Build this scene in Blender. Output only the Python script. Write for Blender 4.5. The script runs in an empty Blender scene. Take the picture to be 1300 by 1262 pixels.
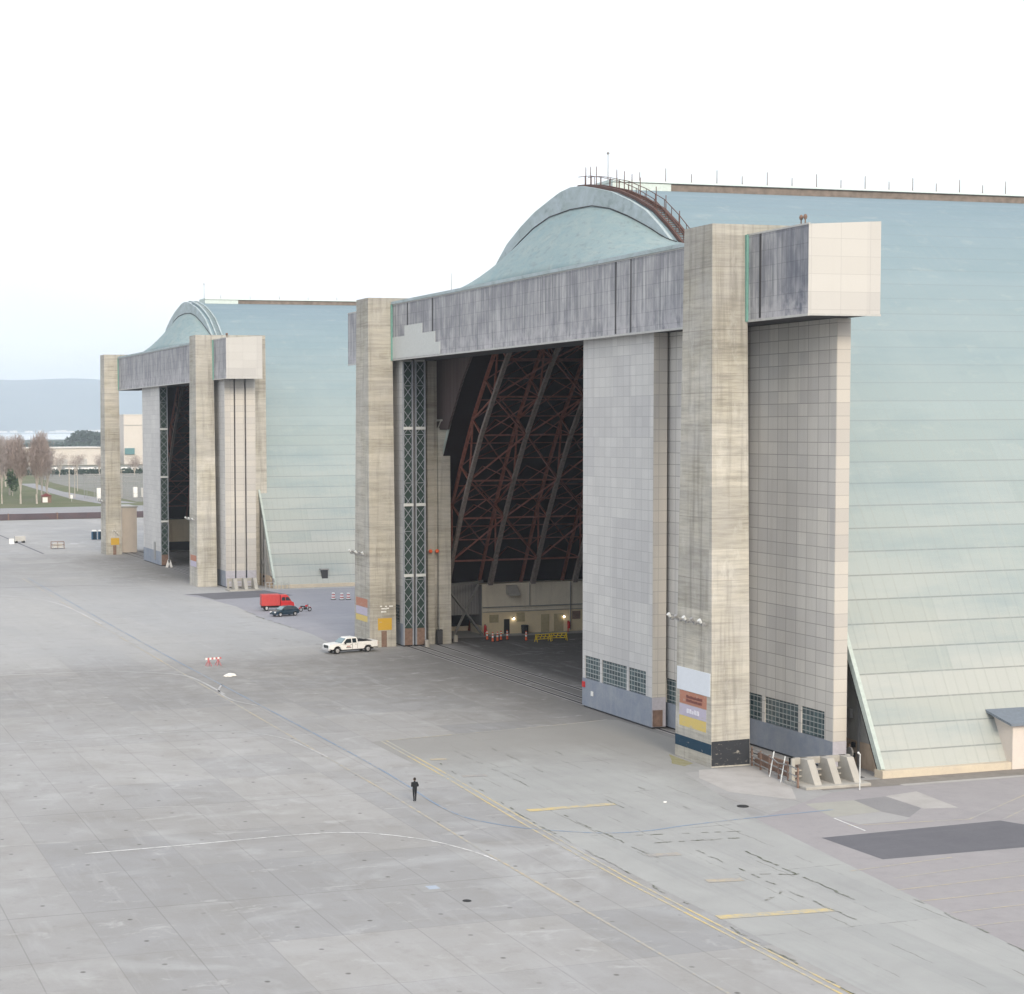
import bpy, bmesh, math, random
from mathutils import Vector, Matrix
R = math.radians
SC = bpy.context.scene
COL = SC.collection
random.seed(7)

# ------------------------------------------------------------------ tagging
def tag(o, label=None, cat=None, group=None, kind=None):
    if label: o['label'] = label
    if cat: o['category'] = cat
    if group: o['group'] = group
    if kind: o['kind'] = kind
    return o

def thing(name, label, cat, loc=(0, 0, 0), rz=0.0, group=None):
    o = bpy.data.objects.new(name, None)
    o.empty_display_size = 0.3
    COL.objects.link(o)
    o.location = loc
    o.rotation_euler = (0, 0, rz)
    return tag(o, label, cat, group)

def copy_tree(o, parent=None):
    c = o.copy(); COL.objects.link(c); c.parent = parent
    for ch in list(o.children): copy_tree(ch, c)
    return c

# ------------------------------------------------------------------ node helper
class NT:
    def __init__(s, name, rough=0.8, spec=0.3, metal=0.0):
        s.m = bpy.data.materials.new(name); s.m.use_nodes = True
        s.t = s.m.node_tree; s.b = s.t.nodes['Principled BSDF']
        s.b.inputs['Roughness'].default_value = rough
        s.b.inputs['Metallic'].default_value = metal
        s.b.inputs['Specular IOR Level'].default_value = spec
    def n(s, k): return s.t.nodes.new(k)
    def L(s, a, b): s.t.links.new(a, b)
    def put(s, sock, v):
        if hasattr(v, 'is_output') or isinstance(v, bpy.types.NodeSocket): s.L(v, sock)
        else:
            if hasattr(sock.default_value, '__len__') and len(sock.default_value) == 4 and len(v) == 3: v = (*v, 1)
            sock.default_value = v
    def pos(s): return s.n('ShaderNodeNewGeometry').outputs['Position']
    def obj(s): return s.n('ShaderNodeTexCoord').outputs['Object']
    def uv(s): return s.n('ShaderNodeTexCoord').outputs['UV']
    def sep(s, v):
        q = s.n('ShaderNodeSeparateXYZ'); s.put(q.inputs[0], v); return q.outputs
    def comb(s, x=0.0, y=0.0, z=0.0):
        q = s.n('ShaderNodeCombineXYZ')
        for i, v in enumerate((x, y, z)): s.put(q.inputs[i], v)
        return q.outputs[0]
    def scale(s, v, k):
        q = s.n('ShaderNodeVectorMath'); q.operation = 'MULTIPLY'
        s.put(q.inputs[0], v); q.inputs[1].default_value = k; return q.outputs[0]
    def math(s, op, a, b=0.0, c=None, clamp=False):
        q = s.n('ShaderNodeMath'); q.operation = op; q.use_clamp = clamp
        s.put(q.inputs[0], a); s.put(q.inputs[1], b)
        if c is not None: s.put(q.inputs[2], c)
        return q.outputs[0]
    def noise(s, v, sc=1.0, det=4.0, rough=0.55, dist=0.0):
        q = s.n('ShaderNodeTexNoise'); s.put(q.inputs['Vector'], v)
        q.inputs['Scale'].default_value = sc; q.inputs['Detail'].default_value = det
        q.inputs['Roughness'].default_value = rough; q.inputs['Distortion'].default_value = dist
        return q.outputs['Fac']
    def rng(s, v, a, b, c=0.0, d=1.0):
        q = s.n('ShaderNodeMapRange'); s.put(q.inputs[0], v)
        for i, k in enumerate((a, b, c, d)): q.inputs[i + 1].default_value = k
        return q.outputs[0]
    def mix(s, f, a, b, mode='MIX'):
        q = s.n('ShaderNodeMix'); q.data_type = 'RGBA'; q.blend_type = mode
        s.put(q.inputs[0], f); s.put(q.inputs[6], a); s.put(q.inputs[7], b)
        return q.outputs[2]
    def ramp(s, f, stops):
        q = s.n('ShaderNodeValToRGB'); s.put(q.inputs[0], f); e = q.color_ramp.elements
        while len(e) < len(stops): e.new(0.5)
        for i, (p, c) in enumerate(stops): e[i].position = p; e[i].color = (*c, 1)
        return q.outputs[0]
    def brick(s, v, c1, c2, cm, w, h, mortar=0.02, off=0.0, bias=0.0, smooth=0.1):
        q = s.n('ShaderNodeTexBrick'); s.put(q.inputs['Vector'], v)
        q.offset = off; q.squash = 1.0
        s.put(q.inputs['Color1'], c1); s.put(q.inputs['Color2'], c2); s.put(q.inputs['Mortar'], cm)
        q.inputs['Scale'].default_value = 1.0
        q.inputs['Mortar Size'].default_value = mortar; q.inputs['Mortar Smooth'].default_value = smooth
        q.inputs['Bias'].default_value = bias
        q.inputs['Brick Width'].default_value = w; q.inputs['Row Height'].default_value = h
        return q.outputs['Color'], q.outputs['Fac']
    def out(s, col, bump=None, bstr=0.3, bdist=0.05):
        s.put(s.b.inputs['Base Color'], col)
        if bump is not None:
            q = s.n('ShaderNodeBump'); q.inputs['Strength'].default_value = bstr
            q.inputs['Distance'].default_value = bdist
            s.L(bump, q.inputs['Height']); s.L(q.outputs[0], s.b.inputs['Normal'])
        return s.m

def flat(name, c, rough=0.6, spec=0.4, metal=0.0, var=0.12, sc=3.0, obj=True):
    t = NT(name, rough, spec, metal)
    f = t.noise(t.obj() if obj else t.pos(), sc, 5)
    k = t.rng(f, 0.25, 0.75, 1 - var, 1 + var)
    return t.out(t.mix(1.0, c, t.comb(k, k, k), 'MULTIPLY'))

def uvw(t):     # wall coordinates: along the wall, up
    x, y, z = t.sep(t.pos())[:3]
    return t.math('ADD', x, y), z

def mat_pier(name, base=(.475, .45, .385), dark=(.275, .26, .225)):
    t = NT(name, 0.9, 0.2); P = t.pos(); u, z = uvw(t)
    board = t.math('ADD', t.math('MULTIPLY', t.noise(t.scale(P, (.30, .30, 5.0)), 1.0, 6, .72), .6), t.math('MULTIPLY', t.noise(t.scale(P, (.12, .12, 1.1)), 1.0, 4, .6), .4))
    big = t.noise(P, .22, 5, .6)
    drip = t.noise(t.scale(P, (1.3, 1.3, .07)), 1.0, 5, .65)
    c = t.mix(t.rng(board, .38, .58), dark, base)
    c = t.mix(t.rng(big, .35, .7, 0, .55), c, (.50, .49, .48))
    c = t.mix(t.rng(drip, .5, .74, 0, .7), c, (.19, .18, .165))
    c = t.mix(t.rng(t.noise(t.scale(P, (.8, .8, .35)), 1.0, 6, .75), .54, .68, 0, .5), c, (.55, .54, .50))
    j = t.math('ABSOLUTE', t.math('SUBTRACT', t.math('FRACT', t.math('DIVIDE', z, 5.05)), .5))
    c = t.mix(t.rng(j, .490, .496, 0, .4), c, (.18, .17, .155))
    wn = t.n('ShaderNodeTexWhiteNoise'); wn.noise_dimensions = '2D'; t.put(wn.inputs['Vector'], t.comb(t.math('FLOOR', t.math('DIVIDE', t.math('SUBTRACT', z, 2.525), 5.05)), t.math('FLOOR', t.math('DIVIDE', t.sep(P)[1], 60.0)), 0))
    k_ = t.rng(wn.outputs['Value'], 0, 1, .86, 1.10); c = t.mix(1.0, c, t.comb(k_, k_, k_), 'MULTIPLY')
    top = t.rng(z, 40.0, 43.8, 0, .45)
    c = t.mix(t.math('MULTIPLY', top, drip), c, (.17, .165, .16))
    return t.out(c, board, .25, .03)

def mat_panels(name, c1, c2, cm, w=1.25, h=.92, mortar=.03, stain=.35, stainc=(.30, .29, .28)):
    t = NT(name, 0.75, 0.25); P = t.pos(); u, z = uvw(t)
    uu = t.math('ADD', u, t.math('MULTIPLY', t.math('SUBTRACT', t.noise(P, .6, 2), .5), .05))
    col, fac = t.brick(t.comb(uu, z, 0), c1, c2, cm, w, h, mortar)
    col2, _ = t.brick(t.comb(t.math('ADD', u, .31), z, 0), (1, 1, 1), (.86, .86, .88), (1, 1, 1), w * 3, h * 4, 0)
    col = t.mix(1.0, col, col2, 'MULTIPLY')
    drip = t.noise(t.scale(P, (1.6, 1.6, .09)), 1.0, 5, .7)
    big = t.noise(P, .12, 4, .6)
    col = t.mix(t.rng(drip, .48, .8, 0, stain), col, stainc)
    col = t.mix(t.rng(big, .45, .72, 0, stain * .6), col, stainc)
    return t.out(col, fac, -.15, .02)

def mat_header(name):
    t = NT(name, 0.8, 0.25); P = t.pos(); u, z = uvw(t); y_ = t.sep(P)[1]
    s1 = t.noise(t.scale(P, (2.6, 2.6, .10)), 1.0, 6, .75)
    s2 = t.noise(t.scale(P, (.55, .55, .25)), 1.0, 4, .6)
    c = t.mix(t.rng(s1, .38, .62), (.24, .245, .26), (.52, .52, .53))
    c = t.mix(t.rng(s2, .44, .64, 0, .7), c, (.22, .225, .25))
    c = t.mix(t.math('MULTIPLY', t.rng(y_, -9, -1, .8, 0), t.rng(s2, .3, .6, .5, 1)), c, (.10, .115, .155))
    # paler weathered band towards the bottom, patchy
    low = t.math('MULTIPLY', t.rng(z, 36.4, 39.2, .75, 0), t.rng(t.noise(t.scale(P, (1.1, 1.1, .8)), 1.0, 4), .42, .6))
    c = t.mix(low, c, (.52, .51, .53))
    g, _ = t.brick(t.comb(u, z, 0), (1, 1, 1), (.90, .90, .92), (.74, .74, .76), .62, 1.22, .03)
    c = t.mix(1.0, c, g, 'MULTIPLY')
    return t.out(c)

def mat_roof(name, y0s):
    t = NT(name, 0.75, 0.3); uvo = t.sep(t.uv()); x, s = uvo[0], uvo[1]; P = t.pos()
    k = t.rng(s, 0, 66, 0, 1)
    c = t.ramp(k, [(0, (.412, .424, .402)), (.17, (.400, .418, .402)), (.3, (.345, .388, .388)), (.5, (.300, .362, .375)), (.8, (.235, .310, .350)), (1, (.205, .282, .332))])
    b1, _ = t.brick(t.comb(x, s, 0), (1, 1, 1), (.86, .89, .88), (1, 1, 1), 31.0, 2.13, 0, off=.37)
    b2, _ = t.brick(t.comb(t.math('ADD', x, 5.0), s, 0), (1, 1, 1), (.955, .965, .975), (1, 1, 1), 8.2, 2.13, 0, off=.5)
    fade = t.rng(s, 14, 36, 1, .32)
    c = t.mix(fade, c, t.mix(1.0, c, b1, 'MULTIPLY'))
    c = t.mix(.8, c, t.mix(1.0, c, b2, 'MULTIPLY'))
    seam = t.math('ABSOLUTE', t.math('SUBTRACT', t.math('FRACT', t.math('DIVIDE', s, 2.13)), .5))
    c = t.mix(t.math('MULTIPLY', t.rng(seam, .462, .482, 0, .72), fade), c, (.17, .185, .18))
    vs = t.math('ABSOLUTE', t.math('SUBTRACT', t.math('FRACT', t.math('DIVIDE', x, 1.02)), .5))
    nz = t.noise(t.comb(t.math('MULTIPLY', x, .9), t.math('MULTIPLY', s, .12), 0), 1, 4, .7)
    c = t.mix(t.math('MULTIPLY', t.math('MULTIPLY', t.rng(vs, .40, .48, 0, .55), fade), t.rng(nz, .3, .6)), c, (.30, .32, .30))
    bl = t.noise(t.comb(t.math('MULTIPLY', x, .05), t.math('MULTIPLY', s, .22), 0), 1, 5, .6)
    c = t.mix(t.rng(bl, .44, .70, 0, .45), c, (.18, .262, .30))
    sp = t.noise(t.comb(t.math('MULTIPLY', x, .25), t.math('MULTIPLY', s, .5), 7), 1, 6, .75)
    c = t.mix(t.rng(sp, .56, .74, 0, .35), c, (.40, .43, .42))
    rr = t.noise(t.comb(t.math('MULTIPLY', x, 2.2), t.math('MULTIPLY', s, .10), 9), 1, 5, .75)
    c = t.mix(t.math('MULTIPLY', t.rng(rr, .60, .74, 0, .45), t.rng(s, 2, 26, 1, .2)), c, (.30, .27, .23))
    run = t.noise(t.comb(t.math('MULTIPLY', x, 1.6), t.math('MULTIPLY', s, .06), 3), 1, 5, .7)
    c = t.mix(t.math('MULTIPLY', t.rng(run, .50, .80, 0, .4), t.rng(s, 4, 30, 1, .12)), c, (.44, .46, .43))
    return t.out(c)

def mat_swoop(name, top=(.225, .318, .345)):
    t = NT(name, 0.8, 0.3); P = t.pos()
    st = t.noise(t.scale(P, (.9, .35, .5)), 1.0, 5, .7, .6)
    c = t.mix(t.rng(st, .35, .7), top, (.30, .365, .37))
    c = t.mix(t.rng(t.noise(t.scale(P, (2.5, .8, 1)), 1, 5, .7), .54, .70, 0, .55), c, (.17, .21, .215))
    return t.out(c)

# ground materials ---------------------------------------------------
def mat_apron():
    t = NT('apron_concrete', 0.85, 0.25); P = t.pos(); x, y, z = t.sep(P)[:3]
    big = t.noise(P, .035, 6, .6, .5); mid = t.noise(P, .22, 6, .65, .4); fine = t.noise(P, 3.0, 5, .7)
    c = t.mix(t.rng(big, .35, .68), (.318, .314, .314), (.378, .378, .385))
    c = t.mix(t.rng(mid, .40, .72, 0, .55), c, (.275, .265, .250))
    c = t.mix(t.rng(t.noise(P, .11, 4, .55, 1.2), .56, .70, 0, .55), c, (.435, .44, .445))
    sl, _ = t.brick(t.comb(t.math('ADD', x, 56.4 + 4.28 * 100), t.math('ADD', y, 18.5 + 8.72 * 100), 0), (1.05, 1.045, 1.03), (.89, .90, .915), (.82, .82, .81), 8.56, 8.72, .035)
    sl2, _ = t.brick(t.comb(t.math('ADD', x, 56.4 + 4.28 * 101), t.math('ADD', y, 18.5 + 8.72 * 100), 0), (1, 1, 1), (.975, .975, .975), (.80, .80, .79), 8.56, 26.16, .04)
    c = t.mix(1.0, c, sl, 'MULTIPLY'); c = t.mix(1.0, c, sl2, 'MULTIPLY')
    # oily traffic band running out from the hangar mouth
    edge = t.math('ADD', y, t.math('MULTIPLY', t.math('SUBTRACT', mid, .5), 14))
    band = t.math('MULTIPLY', t.rng(edge, 34, 50, 0, 1), t.rng(edge, 74, 80, 1, 0))
    near = t.rng(x, -75, -15, .35, .9)
    c = t.mix(t.math('MULTIPLY', t.math('MULTIPLY', band, near), t.rng(t.noise(P, .4, 6, .7), .38, .62, .15, .75)), c, (.215, .208, .200))
    far = t.rng(edge, 72, 88, 0, .7)
    far = t.math('MULTIPLY', far, t.rng(y, 150, 230, 1, .35))
    fs_ = t.noise(t.scale(P, (.035, .006, 1)), 1.0, 6, .65, .3)
    fcol = t.mix(t.rng(fs_, .36, .66), (.335, .345, .365), (.415, .412, .405))
    c = t.mix(far, c, fcol)
    # concrete gets darker in front of and inside the door openings
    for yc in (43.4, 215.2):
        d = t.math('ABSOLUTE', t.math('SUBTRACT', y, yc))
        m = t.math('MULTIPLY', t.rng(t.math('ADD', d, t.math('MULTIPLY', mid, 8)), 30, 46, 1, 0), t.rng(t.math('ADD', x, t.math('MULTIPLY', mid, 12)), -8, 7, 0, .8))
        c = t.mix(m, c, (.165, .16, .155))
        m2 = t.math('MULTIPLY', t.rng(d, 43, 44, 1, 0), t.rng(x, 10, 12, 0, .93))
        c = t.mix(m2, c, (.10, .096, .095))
    # tie-down recesses on a grid
    dx = t.math('SUBTRACT', t.math('FRACT', t.math('DIVIDE', t.math('ADD', x, 58.35 + 428), 4.28)), .5)
    dy = t.math('SUBTRACT', t.math('FRACT', t.math('DIVIDE', t.math('ADD', y, 7.55 + 436), 4.36)), .5)
    dx = t.math('SUBTRACT', .5, t.math('ABSOLUTE', dx)); dy = t.math('SUBTRACT', .5, t.math('ABSOLUTE', dy))
    dd = t.math('SQRT', t.math('ADD', t.math('POWER', t.math('MULTIPLY', dx, 4.28), 2.0), t.math('POWER', t.math('MULTIPLY', dy, 4.36), 2.0)))
    m = t.math('MULTIPLY', t.rng(dd, .10, .18, .7, 0), t.math('MULTIPLY', t.rng(x, -24.4, -24, 1, 0), t.rng(y, 30, 60, 1, .3)))
    m = t.math('MULTIPLY', m, t.rng(t.noise(P, .3, 2), .40, .56, .1, 1))
    c = t.mix(m, c, (.07, .065, .06))
    c = t.mix(t.rng(fine, .55, .8, 0, .25), c, (.24, .23, .22))
    c = t.mix(t.rng(t.noise(P, .45, 7, .75), .53, .64, 0, .35), c, (.255, .245, .235))
    c = t.mix(t.rng(t.noise(t.scale(P, (.25, .6, 1)), 1, 6, .75, .8), .58, .68, 0, .5), c, (.47, .47, .475))
    # hairline streaks
    st = t.noise(t.scale(P, (.9, .08, 1)), 1.0, 5, .7)
    c = t.mix(t.rng(st, .56, .72, 0, .3), c, (.44, .44, .45))
    return t.out(c, fine, .12, .01)

def mat_strip():
    t = NT('pale_slab_concrete', 0.85, 0.25); P = t.pos(); x, y, z = t.sep(P)[:3]
    mid = t.noise(P, .18, 6, .65, .5)
    c = t.mix(t.rng(mid, .35, .7), (.372, .378, .372), (.325, .328, .326))
    sl, _ = t.brick(t.comb(t.math('ADD', x, 500 + t0off), t.math('ADD', y, 511), 0), (1, 1, 1), (.955, .96, .965), (.93, .93, .93), 3.05, 12.0, .03, off=.3)
    c = t.mix(1.0, c, sl, 'MULTIPLY')
    # cracked joints with weeds, broken up by noise
    j = t.math('ABSOLUTE', t.math('SUBTRACT', t.math('FRACT', t.math('DIVIDE', t.math('ADD', t.math('ADD', x, 500 + t0off), t.math('MULTIPLY', t.math('SUBTRACT', t.noise(P, .8, 3), .5), .5)), 3.05)), .5))
    brk = t.rng(t.noise(t.scale(P, (.5, .16, 1)), 1.0, 4, .7), .50, .57)
    c = t.mix(t.math('MULTIPLY', t.rng(j, .478, .492), t.math('MULTIPLY', brk, .5)), c, (.13, .13, .10))
    j2 = t.math('ABSOLUTE', t.math('SUBTRACT', t.math('FRACT', t.math('DIVIDE', t.math('ADD', t.math('ADD', y, 511.0), t.math('MULTIPLY', t.math('SUBTRACT', t.noise(P, .8, 3), .5), .6)), 12.0)), .5))
    br2 = t.rng(t.noise(P, .3, 4, .7), .50, .56)
    c = t.mix(t.math('MULTIPLY', t.rng(j2, .494, .498), t.math('MULTIPLY', br2, .5)), c, (.14, .14, .12))
    st = t.noise(t.scale(P, (1.2, .05, 1)), 1.0, 5, .7)
    c = t.mix(t.rng(st, .52, .72, 0, .4), c, (.27, .265, .27))
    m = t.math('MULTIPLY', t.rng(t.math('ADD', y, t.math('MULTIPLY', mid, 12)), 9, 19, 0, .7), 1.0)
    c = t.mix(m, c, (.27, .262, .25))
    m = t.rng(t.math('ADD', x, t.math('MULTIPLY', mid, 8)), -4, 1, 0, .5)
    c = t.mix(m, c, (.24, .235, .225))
    return t.out(c, mid, .1, .01)
t0off = 22.6

def mat_ground(name, a, b, sc=.3, rough=.9, streak=None, sv=(.05, .6, 1)):
    t = NT(name, rough, 0.2); P = t.pos()
    f = t.noise(P, sc, 7, .65, .3)
    c = t.mix(t.rng(f, .33, .68), a, b)
    g = t.noise(P, sc * 9, 4, .7)
    c = t.mix(t.rng(g, .5, .8, 0, .3), c, tuple(q * .7 for q in a))
    if streak:
        c = t.mix(t.rng(t.noise(t.scale(P, sv), 1.0, 5, .7), .5, .72, 0, .5), c, streak)
    return t.out(c, g, .1, .01)

def mat_paint(name, c, under=(.33, .32, .31), wear=.5, rough=.7):
    t = NT(name, rough, 0.25); P = t.pos()
    f = t.noise(P, 1.7, 6, .75); g = t.noise(P, .12, 3)
    w = t.math('ADD', f, t.math('MULTIPLY', t.math('SUBTRACT', g, .5), .6))
    return t.out(t.mix(t.rng(w, .62 - wear * .4, .72 - wear * .2), c, under))

M = {}
M['pier'] = mat_pier('board_formed_concrete')
M['panel'] = mat_panels('white_door_panels', (.62, .615, .60), (.565, .56, .55), (.42, .42, .42), 1.22, .95, .025, .4, (.40, .395, .385))
M['panel_old'] = mat_panels('weathered_door_panels', (.64, .625, .59), (.56, .55, .53), (.32, .31, .30), 1.45, 1.05, .03, .5, (.42, .40, .375))
M['panel_end'] = mat_panels('cream_door_end_panels', (.56, .53, .48), (.50, .48, .45), (.38, .36, .34), 2.4, 1.05, .03, .3, (.44, .42, .39))
M['cap'] = mat_panels('cream_cladding', (.56, .55, .53), (.53, .52, .50), (.44, .43, .42), 2.6, 1.35, .02, .25, (.46, .45, .43))
M['header'] = mat_header('stained_ribbed_cladding')
M['newpanel'] = flat('replacement_sheet', (.52, .54, .53), .7, var=.06, obj=False)
M['roof'] = mat_roof('weathered_roof_sheets', 0)
M['swoop'] = mat_swoop('hood_sheets')
M['fascia'] = mat_swoop('fascia_sheets', (.42, .49, .53))
M['dark'] = flat('dark_steel', (.05, .05, .055), .8)  # near-black steel for joints, trim, door trucks and tracks
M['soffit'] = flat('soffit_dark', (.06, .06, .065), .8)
M['base'] = mat_ground('blue_grey_door_base', (.22, .255, .32), (.30, .325, .37), .7, .7, (.35, .37, .40), (.9, .9, .2))
M['base_end'] = flat('lilac_grey_base', (.42, .41, .46), .7)
def mat_window():
    t = NT('dusty_window_glass', 0.25, 0.5); P = t.pos(); u, z = uvw(t)
    c, f = t.brick(t.comb(u, z, 0), (.035, .06, .07), (.09, .14, .15), (.36, .39, .39), .56, .44, .038, bias=-.2)
    return t.out(c)
M['window'] = mat_window()
M['frame'] = flat('grey_frame', (.45, .45, .44), .6)
M['lattice'] = flat('galvanised_lattice', (.31, .33, .37), .5)
M['green_dark'] = flat('dark_green_recess', (.03, .055, .05), .8)
M['copper'] = flat('green_downpipe', (.16, .33, .29), .6)
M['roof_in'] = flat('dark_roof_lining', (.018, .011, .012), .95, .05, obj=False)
M['rust'] = flat('red_oxide_steel', (.19, .075, .058), .8, .2, var=.3, obj=False)
M['rib'] = flat('grey_rib_steel', (.19, .16, .145), .8, .2, var=.35, obj=False)
M['rib_rust'] = flat('rusty_rib_steel', (.23, .085, .06), .8, .2, var=.35, obj=False)
M['redrail'] = flat('rusty_brown_railing', (.115, .062, .052), .7)
M['steel'] = flat('dull_steel', (.30, .30, .30), .5, .4, .3)
M['whitesteel'] = flat('pale_steel', (.62, .64, .64), .5)
M['monitor'] = flat('ridge_monitor_brown', (.20, .165, .145), .8, sc=1.2, var=.35)
M['moncap'] = flat('ridge_cap_pale_green', (.55, .62, .60), .7)
M['hip'] = flat('hip_trim', (.44, .50, .47), .6)
M['curb'] = mat_ground('cream_curb', (.60, .53, .42), (.52, .46, .38), .8, .85)
M['wallhi'] = mat_ground('grey_end_wall', (.34, .335, .31), (.27, .265, .25), .5, .85, (.20, .20, .19), (.8, .8, .1))
M['wallgrn'] = M['wallhi']
M['walllo'] = mat_ground('stained_beige_wall', (.50, .40, .30), (.36, .28, .21), .6, .85, (.25, .17, .12), (1, 1, .15))
M['shop'] = mat_ground('cream_shop_wall', (.76, .70, .58), (.68, .63, .52), .5, .85, (.55, .50, .42), (.9, .9, .1))
M['shoplow'] = mat_ground('tan_shop_wall', (.78, .66, .44), (.70, .60, .42), .5, .85)
M['corr'] = mat_panels('corrugated_grey', (.30, .30, .31), (.26, .26, .27), (.15, .15, .16), .4, 9, .03, .3)
M['tan'] = flat('tan_board', (.42, .36, .22), .8)
M['baffle'] = mat_panels('dark_corrugated_sheet', (.11, .08, .075), (.085, .06, .06), (.04, .03, .03), .45, 40, .05, .3, (.14, .13, .12))
M['black'] = flat('black_rubber', (.018, .018, .02), .7)
M['conc'] = mat_ground('old_concrete', (.42, .405, .37), (.34, .325, .30), .9, .9)
M['red'] = flat('red_paint', (.55, .02, .025), .35, .5, var=.08)
M['redpale'] = flat('sun_bleached_red', (.50, .16, .17), .7)
M['redfade'] = flat('faded_red_panel', (.50, .05, .05), .5, .4, var=.12)
M['annexwall'] = mat_ground('pinkish_annex_wall', (.66, .60, .55), (.60, .55, .51), .8, .85)
M['annexroof'] = flat('slate_blue_roof', (.17, .20, .24), .7)
M['white'] = flat('white_paint', (.80, .80, .79), .35, .5, var=.04)
M['whitematt'] = flat('matt_white', (.78, .78, .76), .8, .2, var=.06)
M['navy'] = flat('dark_blue_paint', (.012, .03, .05), .2, .6, var=.05)
M['glass'] = flat('dark_glass', (.02, .03, .035), .08, .6, var=.05)
M['lightglass'] = flat('windscreen_glass', (.16, .24, .27), .08, .7, var=.05)
M['chrome'] = flat('wheel_metal', (.62, .62, .63), .3, .5, .6)
M['headlamp'] = flat('clear_lamp', (.75, .77, .78), .2)
M['taillamp'] = flat('red_lamp', (.35, .02, .02), .3)
M['yellowp'] = flat('yellow_enamel', (.72, .52, .03), .6)
M['orange'] = flat('orange_plastic', (.75, .12, .03), .5)
M['blueplastic'] = flat('blue_plastic', (.02, .10, .19), .5)
M['rustbrown'] = flat('rust_brown', (.20, .13, .10), .8, var=.3)
M['cloth'] = flat('black_cloth', (.012, .014, .018), .9)
M['skin'] = flat('skin', (.45, .28, .21), .6)
M['hair'] = flat('dark_hair', (.02, .015, .012), .8)
def emis(name, c, s):
    t = NT(name); t.b.inputs['Emission Color'].default_value = (*c, 1); t.b.inputs['Emission Strength'].default_value = s
    return t.out(c)
M['lamp'] = emis('lit_lamp', (1, .86, .65), 7)
# painted bands on piers
M['p_white'] = flat('sign_white', (.66, .70, .76), .7, var=.03, obj=False)
def paint_wall(name, c, under=(.42, .40, .37), wear=.35):
    t = NT(name, .8, .2); P = t.pos()
    f = t.noise(t.scale(P, (1.5, 1.5, 3)), 1.0, 6, .75)
    return t.out(t.mix(t.rng(f, .66 - wear * .3, .72), c, under))
M['p_rust'] = paint_wall('band_rust', (.42, .20, .14))
M['p_lav'] = paint_wall('band_lavender', (.46, .43, .53))
M['p_yel'] = paint_wall('band_yellow', (.60, .47, .17))
M['p_navy'] = paint_wall('band_navy', (.018, .050, .085), wear=.12)
M['p_blk'] = paint_wall('band_black', (.035, .038, .045), (.45, .42, .37), wear=.26)
M['p_orange'] = paint_wall('square_ochre', (.55, .34, .05), wear=.2)
M['p_text'] = flat('faded_red_lettering', (.20, .08, .07), .8, obj=False)
M['p_textw'] = flat('faded_white_lettering', (.66, .65, .72), .8, obj=False)
# ground
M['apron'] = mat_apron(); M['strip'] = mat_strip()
M['asphalt'] = mat_ground('faded_asphalt', (.300, .285, .295), (.345, .330, .338), .12, .9, (.245, .235, .245), (.12, .12, 1))
M['asphalt2'] = mat_ground('grey_blue_asphalt', (.275, .278, .310), (.315, .315, .345), .1, .9, (.23, .225, .245), (.1, .2, 1))
M['patch'] = mat_ground('fresh_asphalt_patch', (.125, .125, .142), (.145, .145, .162), .35, .9, (.17, .17, .185), (.06, .9, 1))
M['pad'] = mat_ground('light_concrete_pad', (.44, .425, .415), (.38, .365, .355), .5, .9, (.33, .31, .30), (.5, .5, 1))
M['pad2'] = mat_ground('tan_concrete_pad', (.37, .365, .335), (.33, .325, .30), .5, .9)
M['pad3'] = mat_ground('dirty_concrete_gutter', (.20, .185, .17), (.26, .24, .22), .8, .9)
M['asphalt_dk'] = mat_ground('darker_asphalt', (.235, .23, .24), (.27, .265, .27), .4, .9)
M['padm'] = mat_ground('mid_concrete_pad', (.345, .34, .345), (.37, .365, .36), .5, .9)
M['yellow'] = mat_paint('worn_yellow_line', (.52, .43, .27), (.34, .34, .335), .8)
M['yellow2'] = mat_paint('bright_yellow_line', (.58, .46, .22), (.37, .37, .35), .6)
M['yfaint'] = mat_paint('faint_yellow_line', (.44, .385, .29), (.33, .32, .32), .6)
M['blue'] = mat_paint('worn_blue_line', (.20, .28, .40), (.35, .35, .35), .45)
M['wline'] = mat_paint('worn_white_line', (.70, .70, .70), (.38, .38, .38), .45)
M['wfaint'] = mat_paint('faint_white_line', (.52, .52, .53), (.38, .38, .38), .55)
M['crack'] = mat_paint('weedy_crack', (.07, .08, .045), (.33, .33, .32), .65)
M['grass'] = mat_ground('winter_grass', (.10, .13, .055), (.16, .155, .10), .05, .95, (.12, .11, .07), (.03, .2, 1))
M['land'] = mat_ground('flat_bayland', (.10, .115, .075), (.15, .14, .10), .004, .95)
M['marsh'] = mat_ground('dark_marsh', (.05, .07, .055), (.085, .095, .07), .003, .95)
M['yardm'] = mat_ground('gravelly_yard', (.19, .195, .17), (.25, .24, .23), .05, .95, (.12, .14, .08), (.02, .06, 1))
M['road'] = mat_ground('taxi_road', (.27, .27, .285), (.31, .31, .32), .06, .9)
M['hill'] = mat_ground('hillside', (.045, .075, .075), (.10, .12, .10), .0012, .95)
t = NT('bay_water', .2, .5); M['water'] = t.out((.62, .66, .70), t.noise(t.pos(), .02, 4), 1.0, 14)
M['bark'] = flat('grey_bark', (.42, .38, .34), .9, obj=False, var=.25)
M['twig'] = flat('brown_twigs', (.30, .245, .225), .9, obj=False, var=.3)
M['twig2'] = flat('grey_twigs', (.34, .295, .285), .9, obj=False, var=.3)
M['leaf'] = flat('green_leaves', (.04, .075, .03), .8, obj=False, var=.35)
M['leafdark'] = flat('dark_evergreen_leaves', (.025, .045, .032), .9, obj=False, var=.3)
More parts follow.
